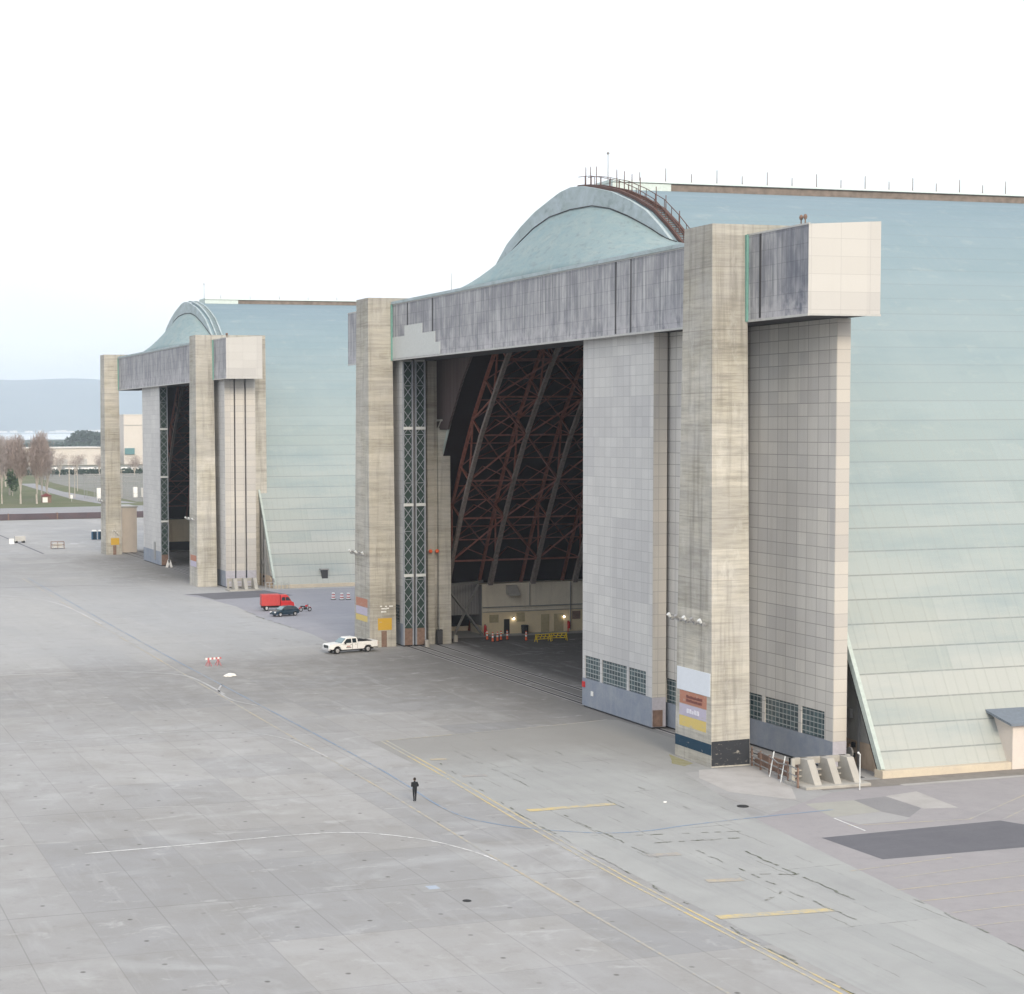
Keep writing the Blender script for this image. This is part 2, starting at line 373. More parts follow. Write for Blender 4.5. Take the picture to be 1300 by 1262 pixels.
M['maroon'] = mat_ground('maroon_grey_wall', (.085, .072, .085), (.12, .095, .11), .15, .9, (.15, .085, .085), (.25, .25, .25))
M['farwall'] = flat('pale_far_wall', (.60, .56, .52), .8, obj=False, var=.06, sc=.05)
M['farroof'] = flat('pale_far_roof', (.62, .60, .58), .8, obj=False, var=.05, sc=.05)
M['teal'] = flat('teal_windows', (.10, .22, .24), .3, obj=False)

# ------------------------------------------------------------------ mesh builder
class MB:
    def __init__(s): s.v = []; s.f = []; s.m = []; s.uvs = None
    def add(s, vs, fs, m=0):
        b = len(s.v); s.v += [tuple(q) for q in vs]
        for f in fs: s.f.append(tuple(b + i for i in f)); s.m.append(m)
        return s
    def hexa(s, p, m=0):
        return s.add(p, [(0, 3, 2, 1), (4, 5, 6, 7), (0, 1, 5, 4), (1, 2, 6, 5), (2, 3, 7, 6), (3, 0, 4, 7)], m)
    def box(s, x0, x1, y0, y1, z0, z1, m=0):
        return s.hexa([(x0, y0, z0), (x1, y0, z0), (x1, y1, z0), (x0, y1, z0), (x0, y0, z1), (x1, y0, z1), (x1, y1, z1), (x0, y1, z1)], m)
    def beam(s, p, q, w, h=None, m=0, up=(0, 0, 1)):
        h = h or w; p = Vector(p); q = Vector(q); d = (q - p)
        if d.length < 1e-6: return s
        d.normalize(); u = Vector(up)
        if abs(d.dot(u)) > .98: u = Vector((1, 0, 0))
        a = d.cross(u).normalized() * (w / 2); b = a.cross(d).normalized() * (h / 2)
        return s.hexa([p - a - b, p + a - b, p + a + b, p - a + b, q - a - b, q + a - b, q + a + b, q - a + b], m)
    def tube(s, p, q, r0, r1=None, n=8, m=0, cap=True):
        r1 = r0 if r1 is None else r1; p = Vector(p); q = Vector(q); d = (q - p).normalized()
        u = Vector((0, 0, 1)) if abs(d.z) < .95 else Vector((1, 0, 0))
        a = d.cross(u).normalized(); b = d.cross(a)
        vs = []
        for c, r in ((p, r0), (q, r1)):
            for i in range(n):
                t = 2 * math.pi * i / n; vs.append(c + (a * math.cos(t) + b * math.sin(t)) * r)
        fs = [(i, (i + 1) % n, n + (i + 1) % n, n + i) for i in range(n)]
        if cap: fs += [tuple(range(n))[::-1], tuple(range(n, 2 * n))]
        return s.add(vs, fs, m)
    def ball(s, c, r, m=0, n=8, sz=1.0):
        vs = []; fs = []
        for i in range(1, n // 2):
            t = math.pi * i / (n // 2)
            for j in range(n):
                a = 2 * math.pi * j / n
                vs.append((c[0] + r * math.sin(t) * math.cos(a), c[1] + r * math.sin(t) * math.sin(a), c[2] + r * sz * math.cos(t)))
        k = n // 2 - 1
        for i in range(k - 1):
            for j in range(n): fs.append((i * n + j, i * n + (j + 1) % n, (i + 1) * n + (j + 1) % n, (i + 1) * n + j))
        vs += [(c[0], c[1], c[2] + r * sz), (c[0], c[1], c[2] - r * sz)]
        T = len(vs) - 2
        for j in range(n):
            fs.append((T, (j + 1) % n, j)); fs.append((T + 1, (k - 1) * n + j, (k - 1) * n + (j + 1) % n))
        return s.add(vs, fs, m)
    def prism(s, pts, axis, a, b, m=0):
        n = len(pts)
        def P(u, v, w): return (w, u, v) if axis == 'x' else ((u, w, v) if axis == 'y' else (u, v, w))
        vs = [P(u, v, a) for u, v in pts] + [P(u, v, b) for u, v in pts]
        fs = [tuple(range(n))[::-1], tuple(range(n, 2 * n))] + [(i, (i + 1) % n, n + (i + 1) % n, n + i) for i in range(n)]
        return s.add(vs, fs, m)
    def build(s, name, mats, parent=None, smooth=False, recalc=True, world=True, bevel=0):
        me = bpy.data.meshes.new(name)
        off = Vector((0, 0, 0))
        if parent is not None and world:
            q = parent
            while q is not None: off += Vector(q.location); q = q.parent
        me.from_pydata([tuple(Vector(v) - off) for v in s.v], [], s.f)
        if not isinstance(mats, (list, tuple)): mats = [mats]
        for k in mats: me.materials.append(M[k] if isinstance(k, str) else k)
        for p, i in zip(me.polygons, s.m): p.material_index = i
        if recalc:
            bm = bmesh.new(); bm.from_mesh(me); bmesh.ops.recalc_face_normals(bm, faces=bm.faces); bm.to_mesh(me); bm.free()
        if smooth:
            for p in me.polygons: p.use_smooth = True
        if s.uvs:
            uvl = me.uv_layers.new(name='UVMap')
            for p in me.polygons:
                for li in p.loop_indices: uvl.data[li].uv = s.uvs[me.loops[li].vertex_index]
        o = bpy.data.objects.new(name, me); COL.objects.link(o)
        if parent is not None: o.parent = parent
        if bevel:
            b = o.modifiers.new('Bevel', 'BEVEL'); b.width = bevel; b.segments = 2; b.limit_method = 'ANGLE'
        return o

def pieces(name, mats, parent, boxes, off=(0, 0, 0)):
    for b in boxes:
        q = MB(); q.box(*b); q.build(name, mats, parent)

def sheet(name, pts, z, mat, cat=None, label=None, kind='structure'):
    m = MB(); m.add([(x, y, z) for x, y in pts], [tuple(range(len(pts)))])
    o = m.build(name, mat, recalc=False)
    if o.data.polygons[0].normal.z < 0: o.data.flip_normals()
    return tag(o, label or name.replace('_', ' '), cat, kind=kind)

def lerp(a, b, t): return a + (b - a) * t
def interp(u, X, Y):
    if u <= X[0]: return Y[0]
    for i in range(1, len(X)):
        if u <= X[i]: return lerp(Y[i - 1], Y[i], (u - X[i - 1]) / (X[i] - X[i - 1]))
    return Y[-1]

# ------------------------------------------------------------------ hangar
AU = [0, 2.5, 5, 9, 12.6, 16.2, 19, 21.8, 24, 28, 32, 36, 40, 43, 46, 49, 52]
AZ = [52.4, 52.2, 51.7, 50.8, 49.6, 48.1, 46.3, 44.2, 42.4, 38.5, 33.9, 29, 23, 17.9, 12.1, 6.1, 0]
def catmull(X, Y, n):
    pts = []
    for i in range(len(X) - 1):
        p0 = Y[max(i - 1, 0)]; p1 = Y[i]; p2 = Y[i + 1]; p3 = Y[min(i + 2, len(X) - 1)]
        for k in range(n):
            t = k / n
            pts.append((lerp(X[i], X[i + 1], t), lerp(p1, p2, t)))
    pts.append((X[-1], Y[-1])); return pts
ARC = catmull(AU, AZ, 2)
def arcz(u): return interp(abs(u), AU, AZ)
def offarc(d, n=None):       # inward offset curve (list of (u,z)) for u>=0
    out = []
    for i, (u, z) in enumerate(ARC):
        a = ARC[max(i - 1, 0)]; b = ARC[min(i + 1, len(ARC) - 1)]
        tx, tz = b[0] - a[0], b[1] - a[1]
        if i == 0: tx, tz = 1, 0
        l = math.hypot(tx, tz); nx, nz = tz / l, -tx / l
        out.append((u + nx * d, z + nz * d))
    return out

HU = [0, 5, 9, 13, 17, 20, 23, 27, 31, 36, 39]
HZ = [50.3, 50.1, 49.35, 48.1, 46.6, 45.3, 44.5, 43.8, 43.35, 43.15, 43.1]

def grid_solid(mb, front, back, th, m=0):
    """strip of quads between two point rows with a thickness downwards"""
    n = len(front)
    vs = []
    for a, b in zip(front, back):
        vs += [a, b, (b[0], b[1], b[2] - th), (a[0], a[1], a[2] - th)]
    fs = []
    for i in range(n - 1):
        o, p = 4 * i, 4 * (i + 1)
        for j in range(4): fs.append((o + j, o + (j + 1) % 4, p + (j + 1) % 4, p + j))
    fs += [(0, 1, 2, 3), tuple(4 * (n - 1) + j for j in (3, 2, 1, 0))]
    mb.add(vs, fs, m)

def hangar(name, label, y0, W, hipx, main):
    pw = 4.4; c = y0 + (W + pw) / 2; yb = y0 + W; LEN = 327.0
    H = thing(name, label, 'hangar', (0, y0, 0))
    # --- portal frames: front leg, rear leg, top slab over the header box
    for k, y in enumerate((y0, yb)):
        if main and k == 1: r0, r1 = 7.9, 10.9
        else: r0, r1 = 10.3, 12.6
        m = MB()
        m.hexa([(-.2, y - .74, 0), (3.33, y - .74, 0), (3.33, y + pw + .74, 0), (-.2, y + pw + .74, 0),
                (0, y, 43.8), (3.15, y, 43.8), (3.15, y + pw, 43.8), (0, y + pw, 43.8)])
        if main and k == 1:
            m.hexa([(7.9, y - .2, 0), (8.8, y - .2, 0), (8.8, y + pw, 0), (7.9, y + pw, 0), (7.9, y + .2, 36.0), (8.8, y + .2, 36.0), (8.8, y + pw, 36.0), (7.9, y + pw, 36.0)])
            m.box(8.8, 9.35, y + .5, y + pw, 0, 36.0)
            m.hexa([(9.35, y - .3, 0), (11.0, y - .3, 0), (11.0, y + pw, 0), (9.35, y + pw, 0), (9.35, y + .1, 27.5), (11.0, y + .1, 27.5), (11.0, y + pw, 27.5), (9.35, y + pw, 27.5)])
        else:
            m.hexa([(r0, y - .5, 0), (r1, y - .5, 0), (r1, y + pw + .5, 0), (r0, y + pw + .5, 0),
                    (r0, y, 43.0), (r1, y, 43.0), (r1, y + pw, 43.0), (r0, y + pw, 43.0)])
        m.box(3.15, 12.6, y, y + pw, 43.05, 43.8)
        pf = m.build('portal_frame', 'pier', H)
        # painted bands on the front face of the pier
        if k == 0:
            f = lambda z: -.2 + .2 * z / 43.8 - .012
            def band(nm, mt, a, b, z0, z1, dz=0, e=0.0):
                q = MB(); q.hexa([(f(z0) - e, a, z0), (f(z0) + .05, a, z0), (f(z0) + .05, b, z0 + dz), (f(z0) - e, b, z0 + dz),
                                  (f(z1) - e, a, z1), (f(z1) + .05, a, z1), (f(z1) + .05, b, z1 + dz), (f(z1) - e, b, z1 + dz)])
                return q.build(nm, mt, pf)
            if main:
                band('sign_panel', 'p_white', y - .45, y + pw + .45, 5.72, 7.62, 0, .03)
                band('rust_band', 'p_rust', y + .10, y + pw + .02, 4.60, 5.68)
                band('lavender_band', 'p_lav', y + .15, y + pw + .05, 3.62, 4.56)
                band('yellow_band', 'p_yel', y + .15, y + pw + .05, 2.72, 3.58)
                band('navy_band', 'p_navy', y - .70, y + pw + .70, .98, 1.88)
                q = MB(); q.box(y0 - .0, y0 + 1, 0, 1, 0, 1) if 0 else None
                yy = y - .72
                q = MB(); q.hexa([(-.19, yy - .03, .12), (3.30, yy - .03, .12), (3.30, yy + .05, .12), (-.19, yy + .05, .12),
                                  (-.18, yy + .01, 2.12), (3.30, yy + .01, 2.18), (3.30, yy + .1, 2.18), (-.18, yy + .1, 2.12)])
                q.build('black_band', 'p_blk', pf)
            else:
                band('rust_band', 'p_rust', y + .1, y + pw, 4.4, 5.4)
                band('lavender_band', 'p_lav', y + .1, y + pw, 3.4, 4.35)
        if k == 1:
            if main:
                f = lambda z: -.2 + .2 * z / 43.8 - .012
                q = MB(); q.box(f(5) - .01, f(5) + .06, y + .2, y + pw + .1, 4.95, 6.0); q.build('rust_band', 'p_rust', pf)
                q = MB(); q.box(f(4) - .01, f(4) + .06, y + .2, y + pw + .1, 3.9, 4.9); q.build('lavender_band', 'p_lav', pf)
                q = MB(); q.box(f(3) - .01, f(3) + .06, y + .2, y + pw + .1, 3.1, 3.85); q.build('yellow_band', 'p_yel', pf)
            s = lambda z: y - .74 + .74 * z / 43.8
            q = MB(); q.box(.9, 2.75, s(2.1) - .03, s(3.7) + .05, 2.15, 3.65); q.build('ochre_square', 'p_orange', pf)
            q = MB()
            for i in range(9):
                a = 1.15 + random.random() * 1.3; z = 4.35 + (i % 3) * .36 + random.random() * .1
                q.box(a, a + .25 + random.random() * .3, s(4) - .03, s(5) + .05, z, z + .1 + random.random() * .12)
            q.build('white_stencil', 'whitematt', pf)
            q = MB(); q.box(1.36, 2.06, s(0) - .03, s(2) + .08, .02, 2.05, 0); q.build('pier_door', 'rustbrown', pf)
        # flood light brackets at 12 m on the front face
        fl = MB()
        fl.beam((-.55, y - .2, 11.6), (-.55, y + pw + .9, 11.6), .09)
        for i in range(5):
            yy = y + .1 + i * (pw + .6) / 4
            fl.beam((-.15, yy, 11.6), (-.7, yy, 11.6), .08)
            fl.tube((-.72, yy, 11.72), (-.95, yy - .03, 11.98), .10, .17, 8, 1 if i % 2 == 0 else 0)
            fl.box(-.7, -.45, yy - .15, yy + .1, 11.45, 11.75)
        fl.build('floodlight_bar', ['steel', 'whitesteel'], H)
    # --- header box
    xa, xb, z0, z1 = 3.17, 9.54, 36.1, 42.9
    ya, yz = y0 - 8.62, yb + pw + (12.6 if main else 5.0)
    m = MB()
    m.add([(xa, ya, z0), (xa, yz, z0), (xa, yz, z1), (xa, ya, z1), (xb, ya, z0), (xb, yz, z0), (xb, yz, z1 + .35), (xb, ya, z1 + .35)],
          [(0, 1, 2, 3)], 0)
    m.add([(xa, ya, z0), (xa, ya, z1), (xb, ya, z1 + .35), (xb, ya, z0)], [(0, 1, 2, 3)], 1)
    m.add([(xa, yz, z0), (xa, yz, z1), (xb, yz, z1 + .35), (xb, yz, z0)], [(0, 1, 2, 3)], 1)
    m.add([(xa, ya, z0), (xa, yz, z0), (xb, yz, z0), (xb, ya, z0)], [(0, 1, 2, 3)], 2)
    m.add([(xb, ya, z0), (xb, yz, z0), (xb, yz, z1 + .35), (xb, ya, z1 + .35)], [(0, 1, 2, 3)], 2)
    m.add([(xa, ya, z1), (xa, yz, z1), (xb, yz, z1 + .35), (xb, ya, z1 + .35)], [(0, 1, 2, 3)], 3)
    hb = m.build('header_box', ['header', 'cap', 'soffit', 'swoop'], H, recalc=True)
    q = MB(); q.box(xa - .06, xa + .1, ya - .04, yz, z0 - .14, z0 + .04); q.box(xa - .05, xa + .1, ya - .04, yz, z1 - .04, z1 + .1)
    q.box(xa - .05, xb + .03, ya - .06, ya + .03, z0 - .12, z0 + .03)
    q.build('edge_flashing', 'frame', hb)
    pieces('downpipe', 'copper', hb, [(xa - .22, xa - .02, y0 - .28, y0 - .02, z0 - .1, z1 + .05), (xa - .22, xa - .02, yb - .3, yb - .04, z0 - .1, z1 + .05)])
    if main:
        q = MB(); X0, X1 = xa - .05, xa + .02
        q.box(X0, X1, 77.72, 82.0, 36.2, 38.85); q.box(X0, X1, 71.82, 77.72, 36.2, 40.1); q.box(X0, X1, 67.62, 71.82, 36.2, 38.9)
        q.box(X0, X1, 66.1, 67.62, 36.2, 37.6)
        q.build('replacement_panels', 'newpanel', hb)
        pieces('dark_joint', 'dark', hb, [(X0 + .01, X1, 76.58, 76.82, 40.12, 42.85), (X0 + .01, X1, 68.35, 68.62, 38.92, 42.85),
            (X0 + .01, X1, 22.4, 22.58, 36.2, 42.85), (X0 + .01, X1, 19.48, 19.62, 36.2, 42.85), (X0 + .01, X1, -2.1, -1.85, 36.2, 42.85)])
    # small twin lamps on top of the stub end
    for dy in (0, .55):
        q = MB(); q.tube((xa + .6, ya + 1.4 + dy, 42.9), (xa + .6, ya + 1.4 + dy, 43.5), .05, .05, 6, 0); q.ball((xa + .6, ya + 1.4 + dy, 43.6), .16, 0, 8, 1.4)
        q.build('beacon', 'rustbrown', H)
    # --- hood: swooping deck between header and arch
    m = MB(); N = 52
    for side in [0]:
        us = [-39 + 78 * i / N for i in range(N + 1)]
        vs_ = []; n = len(us); NA = 8
        for a in range(NA + 1):
            t = a / NA
            for u in us:
                zt = interp(abs(u), HU, HZ)
                vs_.append((lerp(3.35, 8.72, t), c + u, 43.06 + (zt - 43.06) * t ** .93))
        m.add(vs_, [(a * n + i, a * n + i + 1, (a + 1) * n + i + 1, (a + 1) * n + i) for a in range(NA) for i in range(n - 1)])
    hd = m.build('hood', 'swoop', H, smooth=True, recalc=False)
    sl = hd.modifiers.new('Thick', 'SOLIDIFY'); sl.thickness = .12; sl.offset = 1
    m = MB(); m.box(3.02, 3.5, yb - (W + .0) + pw, yb, 42.98, 43.32); m.build('eave_curb', 'fascia', hd)
    # --- fascia band
    m = MB(); us = [-22.3, -21.8, -20.4, -19, -17.6, -16.2, -14.4, -12.6, -10.8, -9, -7, -5, -2.5, 0, 2.5, 5, 7, 9, 10.8, 12.6, 14.4, 16.2, 17.6, 19, 20.4, 21.8, 22.3]
    for i in range(len(us) - 1):
        a, b = us[i], us[i + 1]
        za, zb_ = arcz(a) + .22, arcz(b) + .22
        la, lb = min(interp(abs(a), HU, HZ), za - .05), min(interp(abs(b), HU, HZ), zb_ - .05)
        m.hexa([(8.66, c + a, la - .2), (8.96, c + a, la - .2), (8.96, c + b, lb - .2), (8.66, c + b, lb - .2),
                (8.66, c + a, za), (8.96, c + a, za), (8.96, c + b, zb_), (8.66, c + b, zb_)])
    m.build('arch_fascia', 'fascia', H)
    q = MB()
    for i in range(len(us) - 1):
        a, b = us[i], us[i + 1]
        q.beam((8.62, c + a, interp(abs(a), HU, HZ)), (8.62, c + b, interp(abs(b), HU, HZ)), .07, .08)
    q.build('fascia_trim', 'dark', H)
    # --- main arched roof, outer skin and dark lining
    full = [(-u, z) for u, z in ARC[::-1]] + ARC[1:]
    s = [0.0]
    for i in range(1, len(full)): s.append(s[-1] + math.hypot(full[i][0] - full[i - 1][0], full[i][1] - full[i - 1][1]))
    half = s[len(full) // 2]
    def xfront(u):
        u = abs(u)
        return 8.85 if u <= 22.5 else (9.92 + (u - 22.5) / 29.5 * (hipx - 9.92))
    xs = [None, 40, 80, 120, 160, 200, 240, 280, LEN]
    m = MB(); m.uvs = []
    nf = len(full)
    vs = []
    for X in xs:
        for (u, z), ss in zip(full, s):
            x = xfront(u) if X is None else X
            vs.append((x, c + u, z)); m.uvs.append((x, min(ss, s[-1] - ss)))
    fs = []
    for a in range(len(xs) - 1):
        for i in range(nf - 1): fs.append((a * nf + i, a * nf + i + 1, (a + 1) * nf + i + 1, (a + 1) * nf + i))
    m.add(vs, fs); rf = m.build('roof', 'roof', H, smooth=False, recalc=False)
    m = MB(); inn = offarc(.35); fulli = [(-u, z) for u, z in inn[::-1]] + inn[1:]
    vs = [(xfront(u) if k == 0 else LEN, c + u, z) for k in (0, 1) for u, z in fulli]
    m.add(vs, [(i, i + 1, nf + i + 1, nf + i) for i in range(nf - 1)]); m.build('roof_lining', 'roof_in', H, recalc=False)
    # lower hip trim
    for sgn in (-1, 1):
        m = MB()
        pts = [p for p in ARC if p[0] >= 26]
        for i in range(len(pts) - 1):
            (u0, zz0), (u1, zz1) = pts[i], pts[i + 1]
            if zz1 < .6: t_ = (zz0 - .6) / (zz0 - zz1); u1 = lerp(u0, u1, t_); zz1 = .6
            m.beam((xfront(u0) + .15, c + sgn * (u0 + .05), zz0), (xfront(u1) + .15, c + sgn * (u1 + .05), zz1), .5, .36, 0, up=(1, 0, 0))
        m.build('hip_trim', 'hip', rf)
    # side curbs
    for sgn in (-1, 1):
        m = MB(); y1_, y2_ = c + sgn * 51.2, c + sgn * 52.25
        m.box(hipx - .1, LEN, min(y1_, y2_), max(y1_, y2_), 0, .62); m.build('side_curb', 'curb', H)
    # front end walls either side of the opening
    for sgn in (-1, 1):
        m = MB()
        us_ = [41 + (50.9 - 41) * i / 12 for i in range(13)]
        for i in range(12):
            a, b = us_[i], us_[i + 1]; za, zb_ = max(arcz(a) - .75, .1), max(arcz(b) - .75, .1)
            ya_, yb_ = c + sgn * a, c + sgn * b
            zl = 2.1 if min(za, zb_) > 2.1 else 0
            for (lo, ha, hb_, mt, ex) in ((0, min(2.1, za), min(2.1, zb_), 1, .06), (2.1, za, zb_, 0, 0)):
                if ha <= lo + .01 and hb_ <= lo + .01: continue
                m.hexa([(11.2 - ex, ya_, lo), (11.7, ya_, lo), (11.7, yb_, lo), (11.2 - ex, yb_, lo),
                        (11.2 - ex, ya_, max(ha, lo + .01)), (11.7, ya_, max(ha, lo + .01)), (11.7, yb_, max(hb_, lo + .01)), (11.2 - ex, yb_, max(hb_, lo + .01))], mt)
        ew = m.build('end_wall', ['wallhi', 'walllo'], H)
        if sgn < 0:
            pieces('wall_conduit', 'steel', ew, [(11.0, 11.2, c - uu - .08, c - uu + .08, 0.0, arcz(uu) - .6) for uu in (45.8, 47.6)])
            pieces('junction_box', 'steel', ew, [(10.9, 11.13, c - 46.7, c - 46.2, 3.9, 4.6)])
            pieces('wall_vent', 'black', ew, [(11.0, 11.16, c - 47.1, c - 46.7, 1.55, 1.95), (11.0, 11.16, c - 47.1, c - 46.75, .75, 1.1)])
    # closed rear wall
    m = MB(); fl_ = [(u, z) for u, z in full]
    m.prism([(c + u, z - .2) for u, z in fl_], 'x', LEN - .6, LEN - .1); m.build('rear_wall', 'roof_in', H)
    # --- ridge monitor
    m = MB(); m.box(12.6, LEN, c - 2.4, c + 2.4, 52.0, 52.98, 0); m.prism([(c - 2.7, 52.98), (c + 2.7, 52.98), (c + 2.2, 53.3), (c - 2.2, 53.3)], 'x', 12.3, LEN, 1)
    m.box(12.2, 19, c - 2.6, c + 2.6, 51.9, 52.9, 1)
    mo = m.build('ridge_monitor', ['monitor', 'moncap'], H)
    for i in range(24 if main else 12):
        x = 15.5 + 3.03 * i * (1 if main else 2)
        h = 54.1 if i % 2 == 0 else 54.6
        q = MB(); q.tube((x, c - 2.3, 52.9), (x, c - 2.3, h if main else 53.9), .055, .04, 5); q.build('lightning_rod', 'monitor', mo)
    q = MB(); q.tube((12.4, c - 1.2, 52.6), (12.4, c - 1.2, 56.2), .06, .03, 6); q.ball((12.4, c - 1.2, 56.1), .16); q.build('mast', 'steel', H)
    if main:
        q = MB(); q.tube((12, yb + 2, 43.7), (12, yb + 2, 47.2), .05, .03, 5); q.build('mast', 'steel', H)
    # --- arch catwalk / ladder down the near shoulder
    q = MB(); mt = 0
    prev = None; pts = [(-u, arcz(u)) for u in (0, 1.5, 3, 5, 7, 9, 11, 12.6, 14.4, 16.2, 17.6, 19, 20.4, 21.8, 23.2, 24.4)]
    for u, z in pts:
        a = (9.6, c + u, z + .3); b = (10.7, c + u, z + .3)
        if prev:
            q.beam(prev[0], a, .24, .3); q.beam(prev[1], b, .24, .3)
            for t_ in (.25, .5, .75, 1.0):
                pa = Vector(prev[0]).lerp(Vector(a), t_); pb = Vector(prev[1]).lerp(Vector(b), t_); q.beam(pa, pb, .10, .06)
            if main:
                up = Vector((0, 0, 1.0)); q.beam(Vector(prev[0]) + up, Vector(a) + up, .06); q.beam(Vector(prev[1]) + up, Vector(b) + up, .06)
                q.beam(b, Vector(b) + up, .05); q.beam(a, Vector(a) + up, .05)
        prev = (a, b)
    if main:
        for u in (.5, 1.6, 2.9, 7.4, 9.0, 10.6, 12.3, 15.5, 17.4, 20.0):
            q.tube((10.2, c - u, arcz(u) + .2), (10.2, c - u, arcz(u) + 2.3), .06, .04, 5)
    q.build('roof_catwalk', 'redrail' if main else 'fascia', H)
    return H, c

def door_leaf(H, x0, x1, ya, w, old=False, lattice=False, win=True):
    """ya is the near (camera side, lower y) end of the leaf"""
    m = MB(); z1 = 36.06; b = 2.9 if not old else 2.35; wt = b + 2.25
    m.box(x0, x1, ya, ya + w, wt, z1, 0)
    # middle tier with piers between windows
    wins = [(1.15, 4.4), (4.85, 9.85), (10.3, 13.4)] if win else []
    m.box(x0 + .25, x1, ya, ya + w, b, wt, 0)
    cuts = [0] + [q for a in wins for q in a] + [w]
    for i in range(0, len(cuts), 2): m.box(x0, x0 + .25, ya + cuts[i], ya + cuts[i + 1], b, wt, 0)
    m.box(x0 - .03, x1, ya - .0, ya + w, .18, b, 1)
    # end face cladding
    if lattice:
        pass
    else:
        m.box(x0 + .02, x1 - .02, ya - .05, ya, b + .02, z1 - .05, 2); m.box(x0 + .0, x1 - .02, ya - .05, ya, .2, b, 3)
    d = m.build('door_leaf', ['panel_old' if old else 'panel', 'base', 'panel_end', 'base_end'], H)
    for a, e in wins:
        q = MB(); q.box(x0 + .08, x0 + .2, ya + a, ya + e, b + .05, wt - .05); q.build('window', 'window', d)
    q = MB(); q.box(x0 + .1, x1 - .1, ya + .1, ya + w - .1, 0.02, .18); q.build('wheel_truck', 'dark', d)
    if lattice:
        q = MB(); q.box(x0 + .12, x1 - .12, ya - .06, ya, 2.3, 35.8, 1)
        q.box(x0, x0 + .14, ya - .26, ya, .2, 35.8); q.box(x1 - .16, x1, ya - .26, ya, .2, 35.8)
        z = 2.4; n = 0
        while z < 35.4:
            h = 1.52
            q.beam((x0 + .1, ya - .16, z), (x1 - .1, ya - .16, z + h), .065); q.beam((x1 - .1, ya - .16, z), (x0 + .1, ya - .16, z + h), .065)
            if n % 4 == 3: q.beam((x0 + .1, ya - .16, z + h), (x1 - .1, ya - .16, z + h), .07)
            z += h; n += 1
        q.build('end_lattice', ['lattice', 'green_dark'], d)
        q = MB(); q.box(x0 + .15, x1 - .15, ya - .22, ya, .2, 2.3)
        q.build('end_block', 'rustbrown', d)
        pieces('end_plate', 'whitesteel', d, [(x0 + .02, x1 - .02, ya - .3, ya - .05, zz - .18, zz + .18) for zz in (9.0, 17.9, 27.5)])
    return d

HN, CN = hangar('hangar', 'huge near blimp hangar with open doors, stained header and blue-green arched roof', 0.0, 82.2, 10.13, True)
HF, CF = hangar('hangar', 'farther blimp hangar behind the red truck, with small dark door opening', 171.5, 82.8, 11.5, False)
W_ = 14.0
door_leaf(HN, 4.1, 5.5, 17.0, W_)
dB = door_leaf(HN, 5.8, 7.2, 7.6, W_, old=True)
door_leaf(HN, 8.25, 9.5, -4.9, W_, old=True)
door_leaf(HN, 4.1, 5.45, 81.1, 11.0, lattice=True) if 0 else None
def far_leaf(H, x0, ya):      # narrow-visible leaves beyond the second pier, lattice end towards the camera
    d = door_leaf(H, x0, x0 + 1.35, ya, W_, lattice=True)
far_leaf(HN, 4.1, 81.06); far_leaf(HN, 5.75, 81.06)
q = MB(); q.box(4.45, 5.35, 16.86, 16.96, .25, 1.7); q.build('end_grille', 'rustbrown', HN.children[0]) if 0 else None
for x0 in (4.1, 6.02, 7.95): door_leaf(HF, x0, x0 + 1.66, 167.75, W_, win=False)
door_leaf(HF, 4.1, 5.75, 219.8 if 0 else 218.5, W_ + 2, lattice=True, win=False)
door_leaf(HF, 6.0, 7.6, 229.0, W_, win=False)
q = MB(); q.box(3.97, 4.04, 222.8, 224.4, 1.0, 4.6); q.build('pass_door', 'steel', HF)
# little things on the near leaf
q = MB(); q.box(3.98, 4.06, 30.35, 30.9, 2.0, 2.55); q.build('red_notice', 'red', HN)
q = MB(); q.box(3.98, 4.06, 28.6, 29.0, 1.35, 1.8); q.build('white_notice', 'whitematt', HN)
q = MB(); q.box(4.15, 5.1, 16.82, 16.94, .25, 1.75); q.build('door_motor_cover', 'rustbrown', HN)

# lettering on the brown and lavender bands (worn illegible in the photo: short broken strokes)
q = MB()
for r in range(2):
    yy = 3.3
    while yy > .9:
        l = .12 + random.random() * .22
        q.box(-.235, -.19, yy - l, yy, 5.15 - r * .32, 5.15 - r * .32 + .16 + random.random() * .08); yy -= l + .07
q.build('worn_lettering', 'p_text', HN)
q = MB(); yy = 3.2
while yy > 1.2:
    l = .15 + random.random() * .2
    q.box(-.235, -.19, yy - l, yy, 3.9, 4.15 + random.random() * .15); yy -= l + .1
q.build('worn_lettering', 'p_textw', HN)

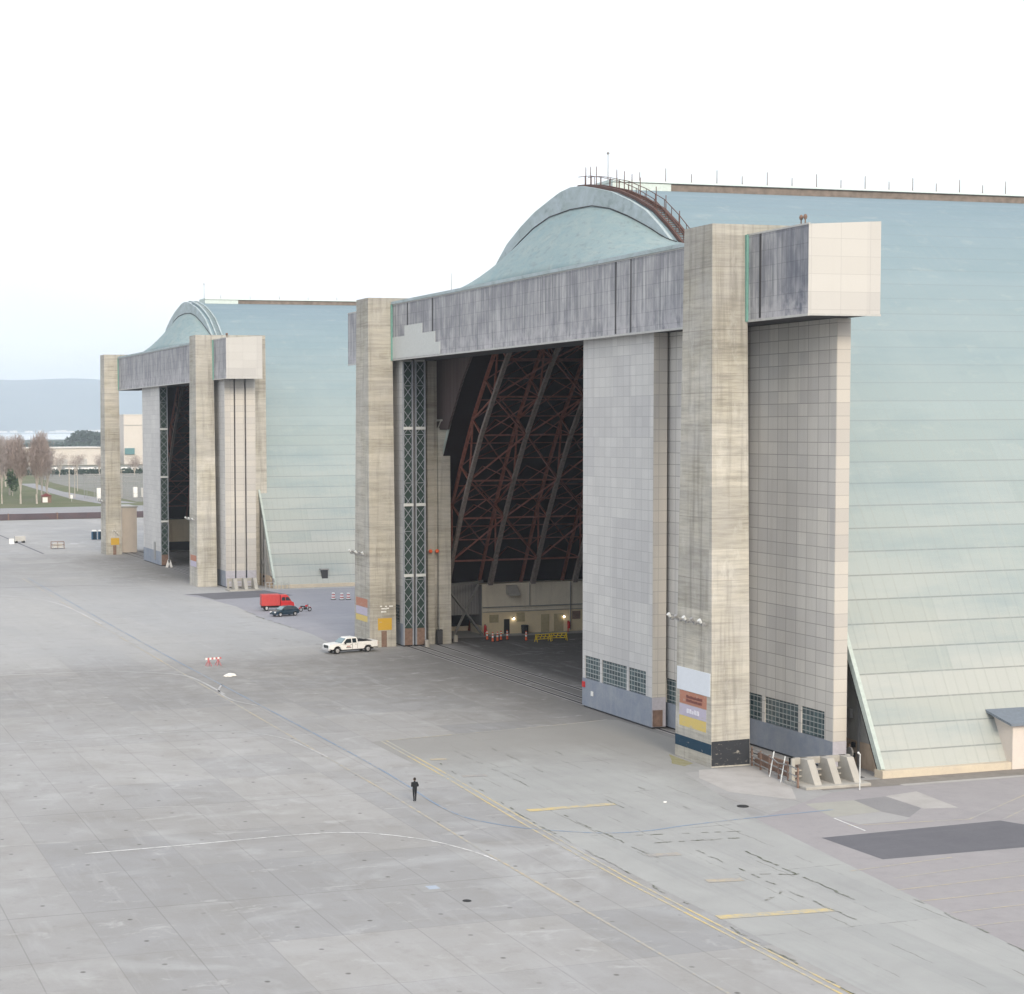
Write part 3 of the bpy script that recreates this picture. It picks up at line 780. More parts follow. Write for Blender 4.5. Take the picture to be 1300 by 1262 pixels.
# --- interior steel of the near hangar: arch trusses, purlins and bracing
def ribs(H, c, xs, pitch):
    outer = offarc(.8); inner = offarc(4.1)
    step = 2
    for k, x in enumerate(xs):
        m = MB()
        for sg in (-1, 1):
            po = [(x, c + sg * u, z) for u, z in outer[::step]]; pi_ = [(x, c + sg * u, z) for u, z in inner[::step]]
            for i in range(len(po) - 1):
                if max(po[i][2], po[i + 1][2]) < .2: continue
                m.beam(po[i], po[i + 1], .35, .35, 1)
                if pi_[i][2] < 6.9 and pi_[i + 1][2] < 6.9: continue
                if min(pi_[i][2], pi_[i + 1][2]) < 6.9:
                    A_, B_ = (pi_[i], pi_[i + 1]) if pi_[i][2] > pi_[i + 1][2] else (pi_[i + 1], pi_[i])
                    t_ = (A_[2] - 6.9) / (A_[2] - B_[2]); m.beam(A_, tuple(lerp(A_[j], B_[j], t_) for j in range(3)), .55, .6, 0, up=(1, 0, 0)); continue
                A_, B_ = pi_[i], pi_[i + 1]
                m.beam(A_, B_, .42, .5, 0, up=(1, 0, 0))
                if i % 2: m.beam(po[i], pi_[i + 1], .18, .18, 1)
                else: m.beam(pi_[i], po[i + 1], .18, .18, 1)
                m.beam(po[i], pi_[i], .18, .18, 1)
        m.build('arch_truss', ['rib', 'rib_rust'], H)
    inn = inner[::step]; out = outer[::step]
    for sg in (1, -1):
        for i in range(0, len(inn)):
            u, z = inn[i]
            if z < 7.2: continue
            m = MB(); m.beam((xs[0], c + sg * u, z), (xs[-1], c + sg * u, z), .22, .22)
            uo, zo = out[i]
            for k in range(len(xs) - 1):      # lattice purlin to the outer chord
                m.beam((xs[k], c + sg * u, z), ((xs[k] + xs[k + 1]) / 2, c + sg * uo, zo), .12)
                m.beam(((xs[k] + xs[k + 1]) / 2, c + sg * uo, zo), (xs[k + 1], c + sg * u, z), .12)
            m.build('purlin', 'rust', H)
        for k in range(0, len(xs) - 1):
            m = MB()
            for i in range(0, len(inn) - 1):
                (u0, z0), (u1, z1) = inn[i], inn[i + 1]
                if z1 < 6.9: continue
                if (i + k) % 2 == 0: a, b = (xs[k], c + sg * u0, z0), (xs[k + 1], c + sg * u1, z1)
                else: a, b = (xs[k + 1], c + sg * u0, z0), (xs[k], c + sg * u1, z1)
                m.beam(a, b, .2)
                if (k // 1) % 2 == 0: m.beam((xs[k], c + sg * u1, z1), (xs[k + 1], c + sg * u0, z0), .13)
                um, zm = (u0 + u1) / 2, (z0 + z1) / 2; m.beam((xs[k], c + sg * um, zm), (xs[k + 1], c + sg * um, zm), .12)
                vm, wm = (out[i][0] + out[i + 1][0]) / 2, (out[i][1] + out[i + 1][1]) / 2; m.beam((xs[k], c + sg * vm, wm), (xs[k + 1], c + sg * vm, wm), .14); m.beam((xs[k], c + sg * um, zm), (xs[k + 1], c + sg * vm, wm), .1)
                (v0, w0), (v1, w1) = out[i], out[i + 1]
                m.beam((xs[k], c + sg * v0, w0), (xs[k + 1], c + sg * v1, w1), .14); m.beam((xs[k + 1], c + sg * v0, w0), (xs[k], c + sg * v1, w1), .14)
            m.build('cross_brace', 'rust', H)
ribs(HN, CN, [12.6 + 6.1 * i for i in range(20)], 6.1)
ribs(HF, CF, [14.0 + 6.1 * i for i in range(6)], 6.1)

# --- shops along the inside of the near hangar
m = MB(); m.box(18.5, 150, 89.5, 93.5, 0, 6.75); sh = m.build('shop_block', 'shop', HN)
q = MB(); q.box(18.48, 150, 89.44, 89.5, 0, 2.9); q.build('lower_wall_paint', 'shoplow', sh)
q = MB(); q.box(18.44, 18.5, 89.6, 93.4, 1.2, 6.6); q.box(12.6, 18.5, 90.6, 90.9, 2.6, 6.7); q.build('corrugated_screen', 'corr', sh)
q = MB(); q.box(18.5, 70, 89.30, 89.42, 3.55, 3.67); q.box(18.5, 70, 89.34, 89.42, 2.95, 3.02); q.box(31.25, 31.38, 89.3, 89.42, .2, 6.7); q.box(25.3, 25.38, 89.34, 89.44, 3.7, 6.7); q.build('pipe', 'steel', sh)
q = MB(); q.box(21.6, 22.4, 89.38, 89.44, 0, 1.95); q.build('doorway', 'black', sh)
for a, b, z0, z1 in ((19.5, 20.8, 1.55, 2.6), (23.4, 24.6, 1.55, 2.75), (31.6, 32.8, 1.6, 2.7), (36.5, 37.7, 1.6, 2.7)):
    q = MB(); q.box(a, b, 89.36, 89.43, z0, z1); q.build('boarded_window', 'tan' if a < 30 else 'rustbrown', sh)
q = MB(); q.box(28.9, 30.3, 89.38, 89.43, 0, 2.4); q.box(27.0, 28.2, 89.38, 89.43, 0, 2.4); q.build('shop_door', 'tan', sh)
q = MB(); q.prism([(89.44, 5.3), (88.3, 5.15), (88.3, 5.3), (89.44, 6.5)], 'x', 21.9, 23.5); q.build('vent_hood', 'conc', sh)
for x, z in ((22.95, 1.98), (30.3, 2.0)):
    q = MB(); q.box(x - .08, x + .08, 89.2, 89.44, z + .05, z + .16, 0); q.ball((x, 89.18, z), .13, 1, 8); q.build('wall_lamp', ['steel', 'lamp'], sh)
q = MB(); q.beam((12.45, 86, 7.1), (18.5, 89.4, 7.1), .3, .35); q.beam((12.5, 86, 6.2), (18.0, 88.2, .1), .32, .22); q.beam((17.3, 88, 6.9), (12.9, 86.2, .1), .28, .2)
q.box(12.3, 12.6, 85.9, 86.2, 0, 7); q.build('tie_brace', 'steel', HN)
m = MB(); m.box(18.5, 150, -3.9, -1.2, 0, 6.75); m.build('shop_block', 'shop', HN)
m = MB(); m.box(14.5, 150, 171.5 + 89.8, 171.5 + 93.5, 2.0, 7.0); m.box(14.5, 150, 171.5 + 90.6, 171.5 + 93.5, 0, 2.0, 1); m.build('shop_block', ['shop', 'black'], HF)
# dark metal hanging panel beside the rear leg, with small landing
for H_, c_0 in ((HN, CN), (HF, CF)):
    for sg in (-1, 1):
        m = MB(); m.prism([(c_0 + sg * u, z) for u, z in ((44.5, 42.8), (21.5, 42.8), (27.0, 38.0), (31.8, 33.2), (36.4, 27.3), (44.5, 27.3))], 'x', 9.58 if H_ is HN else 9.7, 9.85 if H_ is HN else 10.1)
        m.build('wind_baffle', 'baffle', H_)
q = MB(); q.box(9.3, 12.6, 81.3, 84.6, 28.35, 28.6); q.beam((9.4, 81.4, 28.4), (9.4, 83.4, 26.6), .12); q.beam((12.4, 81.4, 28.4), (12.4, 83.4, 26.6), .12); q.build('landing', 'conc', HN)
# dormer shed on the near roof side
q = MB(); q.prism([(-9.04, .03), (-4.5, .03), (-4.5, 4.6), (-9.04, 3.75)], 'x', 22.0, 48.0, 0)
dm = q.build('roof_annex', 'annexwall', HN)
q = MB(); q.hexa([(21.4, -9.6, 3.62), (49, -9.6, 3.62), (49, -4.6, 4.72), (21.4, -4.6, 4.72), (21.4, -9.6, 3.8), (49, -9.6, 3.8), (49, -4.6, 4.95), (21.4, -4.6, 4.95)]); q.build('annex_roof', 'annexroof', dm)
# small louvre hatch on far hangar roof
q = MB(); q.box(20.3, 21.4, 171.5 - 7.7, 171.5 - 6.9, 1.4, 2.9); q.build('roof_hatch', 'dark', HF)
q = MB(); q.box(20.1, 21.6, 171.5 - 7.8, 171.5 - 6.7, 2.9, 3.1); q.build('hatch_hood', 'steel', HF)

# ------------------------------------------------------------------ ground
sheet('ground', [(-9000, -2500), (13000, -2500), (13000, 16500), (-9000, 16500)], 0, 'land', 'ground', 'flat bayland beyond the airfield')
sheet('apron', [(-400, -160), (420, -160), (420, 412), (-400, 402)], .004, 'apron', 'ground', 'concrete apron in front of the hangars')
sheet('concrete_strip', [(-22.35, -60), (-22.35, 19.2), (-14, 20.2), (2.8, 23.0), (3.6, 22.4), (3.6, -1.6), (-3.2, -1.8), (-6.85, -18.1), (-9.87, -44.2), (-11.5, -60)], .008, 'strip', 'ground', 'pale slabs in front of the near pier')
sheet('parking_lot', [(-6.85, -18.1), (-9.87, -44.2), (-11.5, -60), (-20, -160), (420, -160), (420, -9.2), (14.5, -9.2), (3.0, -12.2)], .0085, 'asphalt', 'ground', 'faded asphalt beside the near hangar')
sheet('parking_lot', [(-3.4, 88), (-2.6, 98), (-3.6, 120), (-2.6, 136.5), (-3.8, 149), (-6, 158), (9, 161), (14, 160.5), (420, 160), (420, 96.5), (9, 96.5), (9, 88)], .008, 'asphalt2', 'ground', 'blue grey asphalt between the two hangars')
sheet('asphalt_patch', [(-5.8, -24.4), (-5.51, -30.7), (5.28, -30.8), (40, -31.2), (40, -26), (9.65, -25.3), (8.93, -23.8)], .0125, 'patch', 'ground', 'dark rectangular asphalt patch')
sheet('asphalt_patch', [(-3.0, 148), (-3.8, 155.6), (-5.5, 158.5), (9, 160.6), (11, 150.5), (3, 149)], .012, 'patch', 'ground', 'dark asphalt by the far pier')
sheet('concrete_pad', [(-1.6, -1.2), (3.3, -1.2), (1.5, -9.6), (-.6, -13.5), (-3.8, -9.5), (-3.2, -4)], .0125, 'pad', 'ground', 'light concrete beside the near pier')
sheet('concrete_pad', [(2.0, -14.6), (6.5, -17.2), (3.0, -21.5), (-3.2, -20.2), (-3.5, -17.0)], .0165, 'pad', 'ground', 'light concrete square in the asphalt') if 0 else None
sheet('concrete_pad', [(-.8, -14.9), (3.3, -14.9), (2.85, -18.8), (-1.5, -19.3)], .0128, 'pad2', 'ground', 'tan concrete square in the asphalt')
sheet('concrete_pad', [(3.34, -14.85), (6.3, -14.5), (6.3, -18.7), (3.6, -21.0), (2.9, -18.8)], .0127, 'asphalt_dk', 'ground', 'darker grey square in the asphalt')
sheet('concrete_pad', [(6.36, -14.4), (9.6, -13.7), (8.9, -19.4), (6.36, -18.9)], .0126, 'pad', 'ground', 'pale square in the asphalt')
sheet('concrete_pad', [(-1.5, -19.35), (2.85, -18.9), (3.6, -21.1), (2.7, -21.7), (-1.0, -21.8)], .0129, 'padm', 'ground', 'light grey square in the asphalt')
sheet('gutter', [(3.2, -8.9), (420, -9.0), (420, -10.9), (10.8, -11.4), (3.2, -11.2)], .0205, 'pad3', 'ground', 'dirty gutter along the near hangar')
sheet('gutter', [(10, -11.1), (420, -10.9), (420, -11.4), (10, -11.7)], .0245, 'pad', 'ground', 'pale kerb line along the gutter')
sheet('gutter', [(-3.3, 86.5), (9, 96.4), (-3.0, 96.6)], .009, 'pad3', 'ground') if 0 else None
# mossy stains at the pier foot
sheet('moss', [(-1.6, 3.2), (-.5, 5.6), (-.6, 1.4), (-1.9, .6), (-2.3, 1.9)], .0165, mat_ground('moss', (.24, .22, .09), (.30, .29, .22), 1.5), 'ground', 'mossy stain at the foot of the near pier')

def line(name, pts, w, mat, z=.0165, label=None, dash=None):
    m = MB(); V = [Vector((x, y, 0)) for x, y in pts]
    L_ = []
    for i, p in enumerate(V):
        d = (V[min(i + 1, len(V) - 1)] - V[max(i - 1, 0)]).normalized(); nrm = Vector((-d.y, d.x, 0)) * w / 2
        L_ += [(p.x + nrm.x, p.y + nrm.y, z), (p.x - nrm.x, p.y - nrm.y, z)]
    m.add(L_, [(2 * i, 2 * i + 1, 2 * i + 3, 2 * i + 2) for i in range(len(V) - 1) if not dash or i % dash == 0])
    o = m.build(name, mat, recalc=False)
    bm = bmesh.new(); bm.from_mesh(o.data)
    for f in bm.faces:
        if f.normal.z < 0: f.normal_flip()
    bm.to_mesh(o.data); bm.free()
    return tag(o, label or 'painted line on the apron', None, kind='structure')
def smooth_pts(P, n=8):
    out = []
    for i in range(len(P) - 1):
        p0 = P[max(i - 1, 0)]; p1 = P[i]; p2 = P[i + 1]; p3 = P[min(i + 2, len(P) - 1)]
        for k in range(n):
            t = k / n
            out.append(tuple(.5 * ((2 * p1[j]) + (-p0[j] + p2[j]) * t + (2 * p0[j] - 5 * p1[j] + 4 * p2[j] - p3[j]) * t * t + (-p0[j] + 3 * p1[j] - 3 * p2[j] + p3[j]) * t ** 3) for j in (0, 1)))
    out.append(P[-1]); return out
line('painted_line', [(-26.5, 200), (-27.7, 100), (-28.1, 30), (-28.3, 0), (-28.75, -20), (-28.9, -60)], .20, 'yellow', .0165, 'thin yellow taxi line')
line('painted_line', smooth_pts([(-25.4, 200), (-26.1, 100), (-25.9, 45), (-25.7, 20), (-25.75, 8), (-26.0, 0), (-26.35, -6.5), (-26.05, -10.9), (-25.05, -13.4), (-23.4, -15.6), (-21.1, -17.4), (-18.7, -18.7), (-15.9, -18.95), (-12.3, -18.3), (-7.2, -17.7), (0, -17.2)]), .17, 'blue', .0205, 'curving blue line')
line('painted_line', [(-21.3, 19.3), (-21.98, 2.5), (-22.8, -11), (-23.35, -22), (-23.6, -31), (-23.7, -60)], .17, 'yellow2', .0165, 'left stripe of the double yellow line')
line('painted_line', [(-20.8, 19.2), (-21.43, 2.6), (-22.15, -10.5), (-22.75, -21), (-23.1, -30), (-23.2, -60)], .17, 'yellow2', .0167, 'right stripe of the double yellow line')
line('painted_line', [(-21.3, 19.3), (-14.9, 20.1), (-8.5, 21.0), (-2, 22.0), (2.6, 23.0)], .2, 'yellow', .0205, 'yellow line running to the door track')
line('painted_line', [(-20.9, -10.6), (-13.9, -10.5)], .75, 'yellow2', .0245, 'short thick yellow bar')
line('painted_line', [(-22.4, -39.2), (-15.3, -39.8)], .75, 'yellow2', .0245, 'short thick yellow bar')
line('painted_line', [(-20.4, 9.8), (-19.0, 9.6)], .7, 'yfaint', .0245, 'faded yellow bar')
line('painted_line', [(-20.6, 2.4), (-18.6, 2.2)], .7, 'yfaint', .0245, 'faded yellow bar')
line('painted_line', [(-19.2, -25.2), (-17.0, -25.4)], .7, 'yfaint', .0245, 'faded yellow bar')
line('painted_line', [(-18.9, -32.0), (-16.6, -32.3)], .7, 'yfaint', .0245, 'faded yellow bar')
line('painted_line', smooth_pts([(-53.7, -13.3), (-46.1, -13.0), (-41.8, -12.7), (-38.5, -12.55), (-36.2, -12.8), (-34.5, -13.4), (-33.6, -14.1), (-32.4, -15.2), (-30.9, -17.1), (-29.8, -19.6), (-29.2, -21.6), (-28.95, -23.4)]), .17, 'wline', .0205, 'white curve nearest the camera')
line('painted_line', smooth_pts([(-75, 28), (-53.6, 28.6), (-45.4, 29.2), (-36.9, 29.6), (-33.4, 28.7), (-30.6, 26.4), (-28.9, 22.6), (-28.4, 17.8), (-28.15, 13.7)]), .17, 'wfaint', .0205, 'white curve in the middle of the apron')
line('painted_line', smooth_pts([(-60, 72.5), (-39.6, 71.7), (-35.8, 71.4), (-32, 69.3), (-28.3, 65.4), (-27.5, 60.2), (-27.4, 50)]), .25, 'wfaint', .0205, 'faint white curve crossing the dark band')
line('painted_line', smooth_pts([(-25.9, 57), (-27.5, 52), (-27.6, 46), (-26.2, 42)]), .2, 'wfaint', .0205, 'small white hook by the blue line')
line('painted_line', smooth_pts([(-80, 176), (-45, 172), (-33, 165), (-28, 150), (-27, 120)]), .3, 'wfaint', .0205, 'faint white curve far out on the apron')
for a, b in (((-9.2, -32.6), (-1.0, -31.6)), ((-7.7, -34.9), (4, -33.5)), ((-9.2, -37.3), (4, -36.6)), ((-9.4, -39.8), (6, -39.5)), ((-9.4, -42.4), (6, -42.0)), ((-10, -45), (6, -44.6)), ((7.2, -22.8), (22, -13.9)), ((9.5, -23.5), (24, -14.5)), ((-2, -21.9), (7.2, -22.8))):
    line('painted_line', [a, b], .15, 'yfaint', .0165, 'faded parking bay line on the asphalt')
line('painted_line', [(-1.55, -19.6), (-1.8, -23.6)], .14, 'wline', .0205, 'short white line near the dark patch')
# weedy cracks
def crack(p, q, n=14, w=.16, jit=.25, keep=.7, label='weedy crack between slabs'):
    m = MB()
    P = [Vector((lerp(p[0], q[0], i / n) + random.uniform(-jit, jit), lerp(p[1], q[1], i / n) + random.uniform(-jit, jit), 0)) for i in range(n + 1)]
    for i in range(n):
        if random.random() > keep * .7: continue
        d = (P[i + 1] - P[i]).normalized(); nn = Vector((-d.y, d.x, 0)); a = w * random.uniform(.15, .6); b = w * random.uniform(.15, .6)
        m.add([P[i] + nn * a + Vector((0, 0, .029)), P[i] - nn * a + Vector((0, 0, .029)), P[i + 1] - nn * b + Vector((0, 0, .029)), P[i + 1] + nn * b + Vector((0, 0, .029))], [(0, 1, 2, 3)])
    if not m.f: return
    o = m.build('pavement_crack', 'crack', recalc=False)
    tag(o, label, None, kind='structure')
crack((-20.2, 8), (-22.0, -12), 30, .14, .1, .55); crack((-22.0, -12), (-23.2, -58), 70, .16, .12, .8)
crack((-19.2, -9.6), (-18.9, -26), 26, .15, .12, .75); crack((-17.2, -19.9), (-9.0, -21.2), 18, .2, .06, .7); crack((-17.6, -22.2), (-10.5, -22.8), 16, .2, .06, .7)
crack((-15.6, -22.5), (-15.3, -42), 24, .14, .12, .55); crack((-12.6, -24.5), (-12.9, -40), 20, .17, .12, .75); crack((-15.0, -31.5), (-11.9, -32.6), 8, .16, .2, .9)
crack((-9.4, -38.5), (-11.2, -58), 20, .15, .12, .6); crack((-13.5, 16), (-13.9, -12), 26, .09, .1, .5); crack((-17.0, 15), (-17.2, -6), 20, .09, .1, .5); crack((-9.0, 12), (-9.6, -15), 26, .08, .1, .45)
crack((-16, -35.5), (-18.5, -37.6), 7, .2, .2, .8); crack((-4.2, 84), (-9, 95), 10, .2, .3, .7)
crack((-2.7, 92), (-3.6, 122), 20, .28, .15, .8); crack((-3.2, 122), (-3.0, 152), 16, .3, .15, .8)
# door tracks set in the ground
for nm, ya, yb_ in (('n', -8, 95), ('f', 164, 262)):
    for x in (4.8, 6.45, 8.9):
        m = MB(); m.box(x - .32, x - .22, ya, yb_, .0, .03); m.box(x + .22, x + .32, ya, yb_, .0, .03); m.box(x - .2, x + .2, ya, yb_, .0, .014, 1)
        tag(m.build('door_track', ['pad', 'dark']), 'steel track for the hangar doors', None, kind='structure')
# far airfield strips
sheet('road', [(-160, 414), (420, 421), (420, 464), (-160, 452)] if 0 else [(-300, 432), (420, 450), (420, 505), (-300, 478)], .008, 'road', 'road', 'grey road behind the low wall')
sheet('verge', [(-300, 478), (420, 505), (420, 522), (-300, 500)], .012, 'grass', 'ground', 'green verge along the road') 
sheet('lawn', [(-300, 500), (420, 522), (420, 960), (-300, 900)], .008, 'grass', 'ground', 'lawn under the bare trees')
sheet('path', [(48, 512), (62, 512), (58, 560), (56, 640), (62, 760), (54, 760), (49, 650), (46, 560)], .012, 'road', 'path', 'curving path through the lawn')
sheet('yard', [(64, 523), (420, 523.5), (420, 1150), (104, 1150), (72, 760)], .0125, 'yardm', 'ground', 'yard around the switchgear')
sheet('marsh', [(-4000, 1500), (6000, 1500), (6000, 4100), (-4000, 4100)], .5, 'marsh', 'ground', 'dark marsh in front of the bay')
sheet('bay_water', [(-9000, 4100), (13000, 4100), (13000, 16400), (-9000, 16400)], .6, 'water', 'water', 'pale strip of bay water')
m = MB(); m.box(-3000, 9000, 8600, 8760, .6, 2.6); tag(m.build('levee', 'marsh'), 'thin dark levee across the bay', None, kind='structure')

# hills
m = MB(); NX, NY = 90, 14; vs = []
prof = lambda x: (468 + 26 * math.sin(x / 900.0 + 1.0) + 14 * math.sin(x / 370.0) + 7 * math.sin(x / 140.0 + 2)) * (1.0 - .06 * max(0, (x - 1500) / 2500.0))
for j in range(NY + 1):
    for i in range(NX + 1):
        x = -6000 + 14500 * i / NX; v = j / NY
        h = prof(x) * (math.sin(v * math.pi / 2) ** 1.25) + 22 * math.sin(x / 260 + 5 * v) * v * (1 - v) * 3 * (1 if j else 0)
        vs.append((x, 12000 + 3300 * v + 160 * math.sin(x / 500), h + .3))
m.add(vs, [(j * (NX + 1) + i, j * (NX + 1) + i + 1, (j + 1) * (NX + 1) + i + 1, (j + 1) * (NX + 1) + i) for j in range(NY) for i in range(NX)])
tag(m.build('hills', 'hill', smooth=True), 'long pale blue hill ridge across the bay', None, kind='structure')
m = MB()
for i in range(260):
    x = random.uniform(-1500, 3800); y = random.uniform(11700, 11950); w = random.uniform(10, 50); h = random.uniform(5, 16)
    m.box(x, x + w, y, y + 30, 0, h)
tag(m.build('shoreline_town', 'farwall'), 'tiny pale buildings along the far shore', 'town', kind='stuff')

# ------------------------------------------------------------------ barriers, end stops, rails
def end_stop(x, y, rz, label):
    T = thing('door_end_stop', label, 'end stop', (x, y, 0), rz, 'concrete end stops of the door tracks')
    m = MB(); m.box(-.5, 5.2, -1.7, 1.3, 0, .22); m.build('slab', 'conc', T, world=False, bevel=.03)
    for i in range(3):
        a = .55 + i * 1.75
        m = MB(); m.prism([(-1.25, .2), (1.0, .2), (1.0, 2.0), (-.15, 2.0)], 'x', a, a + .62); m.build('fin', 'conc', T, world=False, bevel=.03)
    m = MB(); m.box(-.3, 5.0, .75, 1.0, 1.5, 2.0); m.box(-.3, .0, .6, 1.0, .2, 2.0)
    for z in (.55, 1.0): m.box(-.1, 4.4, .55, .7, z, z + .12)
    m.build('cross_beam', 'conc', T, world=False)
    return T
end_stop(2.5, -9.1, 0, 'concrete end stop with three sloping fins beside the near pier')
end_stop(3.4, 162.4, 0, 'small concrete end stop with three fins by the far pier')
# pit railing beside the near leaf
RT = thing('guard_railing', 'bent rusty steel railing leaning along the near door track', 'railing', (3.2, -1.0, 0))
a, b = Vector((3.35, -1.0, 0)), Vector((1.9, -9.8, 0))
for i in range(6):
    m = MB(); p = a.lerp(b, i / 5); m.beam(p, p + Vector((0, 0, 1.55 if i not in (3,) else 1.25)), .12); m.build('post', 'rustbrown', RT)
m = MB()
for z in (.35, .85, 1.45):
    for i in range(5):
        p = a.lerp(b, i / 5); q_ = a.lerp(b, (i + 1) / 5); s1 = -.25 if (i == 2 and z > 1) else 0
        m.beam(p + Vector((0, 0, z - (.2 if (i == 3 and z > 1) else 0))), q_ + Vector((0, 0, z + s1)), .08)
m.build('rail', 'steel', RT)
for i, t_ in enumerate((.5, .74)):
    m = MB(); p = a.lerp(b, t_); m.beam(p + Vector((-.4, 0, .0)), p + Vector((.3, .5, 1.9)), .07); m.build('loose_pole', 'whitesteel', RT)
m = MB(); m.box(3.6, 3.9, -9.6, -1.0, 0, .6, 0) ; m.box(3.75, 3.95, -9.2, -1.2, .6, 1.1)
m.build('pit_kerb', 'rustbrown', RT)
RT2 = thing('guard_railing', 'thin grey post railing beside the far hangar end stop', 'railing', (9.6, 163.0, 0))
m = MB()
for i in range(7): m.tube((9.4 + i * .75, 161.2 + i * .2, 0), (9.4 + i * .75, 161.2 + i * .2, 1.3), .06, .06, 6)
m.beam((9.4, 161.2, 1.25), (13.9, 162.4, 1.25), .07); m.beam((9.4, 161.2, .7), (13.9, 162.4, .7), .07); m.build('rail', 'frame', RT2)
# corroded pipe work at the near end wall
PW = thing('pipe_stand', 'rusty pipe and valve stand against the beige end wall', 'pipework', (9.9, -3.1, 0))
m = MB()
for y in (-2.2, -2.7, -3.4, -4.2): m.tube((10.3, y, 0), (10.3, y, 1.9), .05, .05, 6)
for z in (.6, 1.1, 1.6, 1.9): m.tube((10.3, -2.2, z), (10.3, -4.2, z), .045, .045, 6)
m.build('pipe', 'rustbrown', PW); m = MB(); m.tube((10.2, -4.5, 1.35), (10.05, -4.5, 1.35), .42, .42, 14); m.box(10.15, 10.4, -3.1, -2.5, .7, 1.4); m.build('valve_wheel', 'steel', PW)
SP = thing('sign_post', 'thin white post standing right of the near end stop', 'post', (5.9, -11.9, 0))
m = MB(); m.tube((5.9, -11.9, 0), (5.9, -11.9, 2.7), .045, .04, 8); m.build('pole', 'whitesteel', SP)
m = MB(); m.tube((5.9, -11.95, 2.7), (5.7, -12.0, 2.85), .04, .08, 8); m.ball((5.68, -12.0, 2.88), .09); m.build('lamp_head', 'whitesteel', SP)
m = MB(); m.tube((-5.54, -14.2, .012), (-5.54, -14.2, .05), .42, .42, 20); m.tube((-5.54, -14.2, .05), (-5.54, -14.2, .07), .25, .22, 16)
mh = m.build('manhole_cover', 'black'); tag(mh, 'round dark manhole cover on the slabs near the pier', 'manhole')
m = MB(); m.tube((-34.45, -31.6, .012), (-34.45, -31.6, .03), .27, .25, 20); o = m.build('manhole_cover', 'black'); tag(o, 'dark iron cover low in the foreground concrete', 'manhole')
sheet('access_slab', [(-36.2, -27.3), (-34.3, -27.3), (-34.3, -29.2), (-36.2, -29.2)], .0165, mat_ground('access_slab_mat', (.29, .29, .29), (.34, .34, .34), .8), None, 'square access slab in the apron')
sheet('access_slab', [(-35.6, -27.8), (-34.9, -27.8), (-34.9, -28.6), (-35.6, -28.6)], .0205, mat_ground('access_lid_mat', (.33, .38, .47), (.4, .45, .52), .8), None, 'bluish lid in the access slab')

# ------------------------------------------------------------------ small items on the apron
def crumple(name, x, y, r, label, cat):
    bm = bmesh.new(); bmesh.ops.create_icosphere(bm, subdivisions=3, radius=1)
    for v in bm.verts:
        k = 1 + random.uniform(-.12, .12) + .25 * math.sin(v.co.x * 5 + v.co.y * 4)
        v.co = Vector((v.co.x * r * k * 1.5, v.co.y * r * k, max(v.co.z, -.3) * r * .45 * k))
    zmin = min(v.co.z for v in bm.verts)
    for v in bm.verts: v.co.z -= zmin
    me = bpy.data.meshes.new(name); bm.to_mesh(me); bm.free(); me.materials.append(M['whitematt'])
    o = bpy.data.objects.new(name, me); COL.objects.link(o); o.location = (x, y, .012); o.rotation_euler = (0, 0, random.random())
    return tag(o, label, cat)
crumple('tarp_bundle', -23.4, 62.8, .45, 'crumpled white tarp bundle on the dark apron band', 'tarp')
crumple('litter', -10.2, -11.2, .11, 'scrap of white litter on the pale slabs', 'litter')
TR = thing('trestle_barricade', 'red and white striped trestle barricade on the open apron', 'barricade', (-23.0, 71.8, 0), R(8))
m = MB()
for i in range(8): m.box(-1.0 + i * .25, -1.0 + (i + 1) * .25, -.03, .03, .75, .98, i % 2)
m.build('board', ['white', 'redpale'], TR, world=False)
for s in (-1, 1):
    m = MB(); m.beam((s * .6 - .25, -.35, 0), (s * .6, .0, .8), .06); m.beam((s * .6 + .25, .35, 0), (s * .6, 0, .8), .06); m.beam((s * .6 - .25, .35, 0), (s * .6, .0, .8), .06); m.beam((s * .6 + .25, -.35, 0), (s * .6, 0, .8), .06)
    m.build('leg', 'redpale', TR, world=False)
# striped drums behind second pier
DR = None
for i, (x, y, lb) in enumerate(((15.0, 141.6, 'red and white traffic drum, leftmost of the row left of the second pier'), (16.1, 140.6, 'red and white traffic drum, second in the row left of the second pier'), (17.2, 140.6, 'red and white traffic drum, third in the row left of the second pier'), (18.9, 140.9, 'red and white traffic drum close against the second pier'))):
    if DR is None:
        DR = thing('traffic_drum', lb, 'traffic drum', (x, y, 0), 0, 'traffic drums between the hangars')
        m = MB()
        for j in range(5): m.tube((0, 0, .1 + j * .2), (0, 0, .3 + j * .2), .32 - j * .02, .30 - j * .02, 12, j % 2)
        m.build('barrel', ['white', 'redpale'], DR, world=False)
        m = MB(); m.tube((0, 0, 0), (0, 0, .1), .42, .42, 12); m.build('base', 'black', DR, world=False)
    else:
        c_ = copy_tree(DR); c_.location = (x, y, 0); c_['label'] = lb
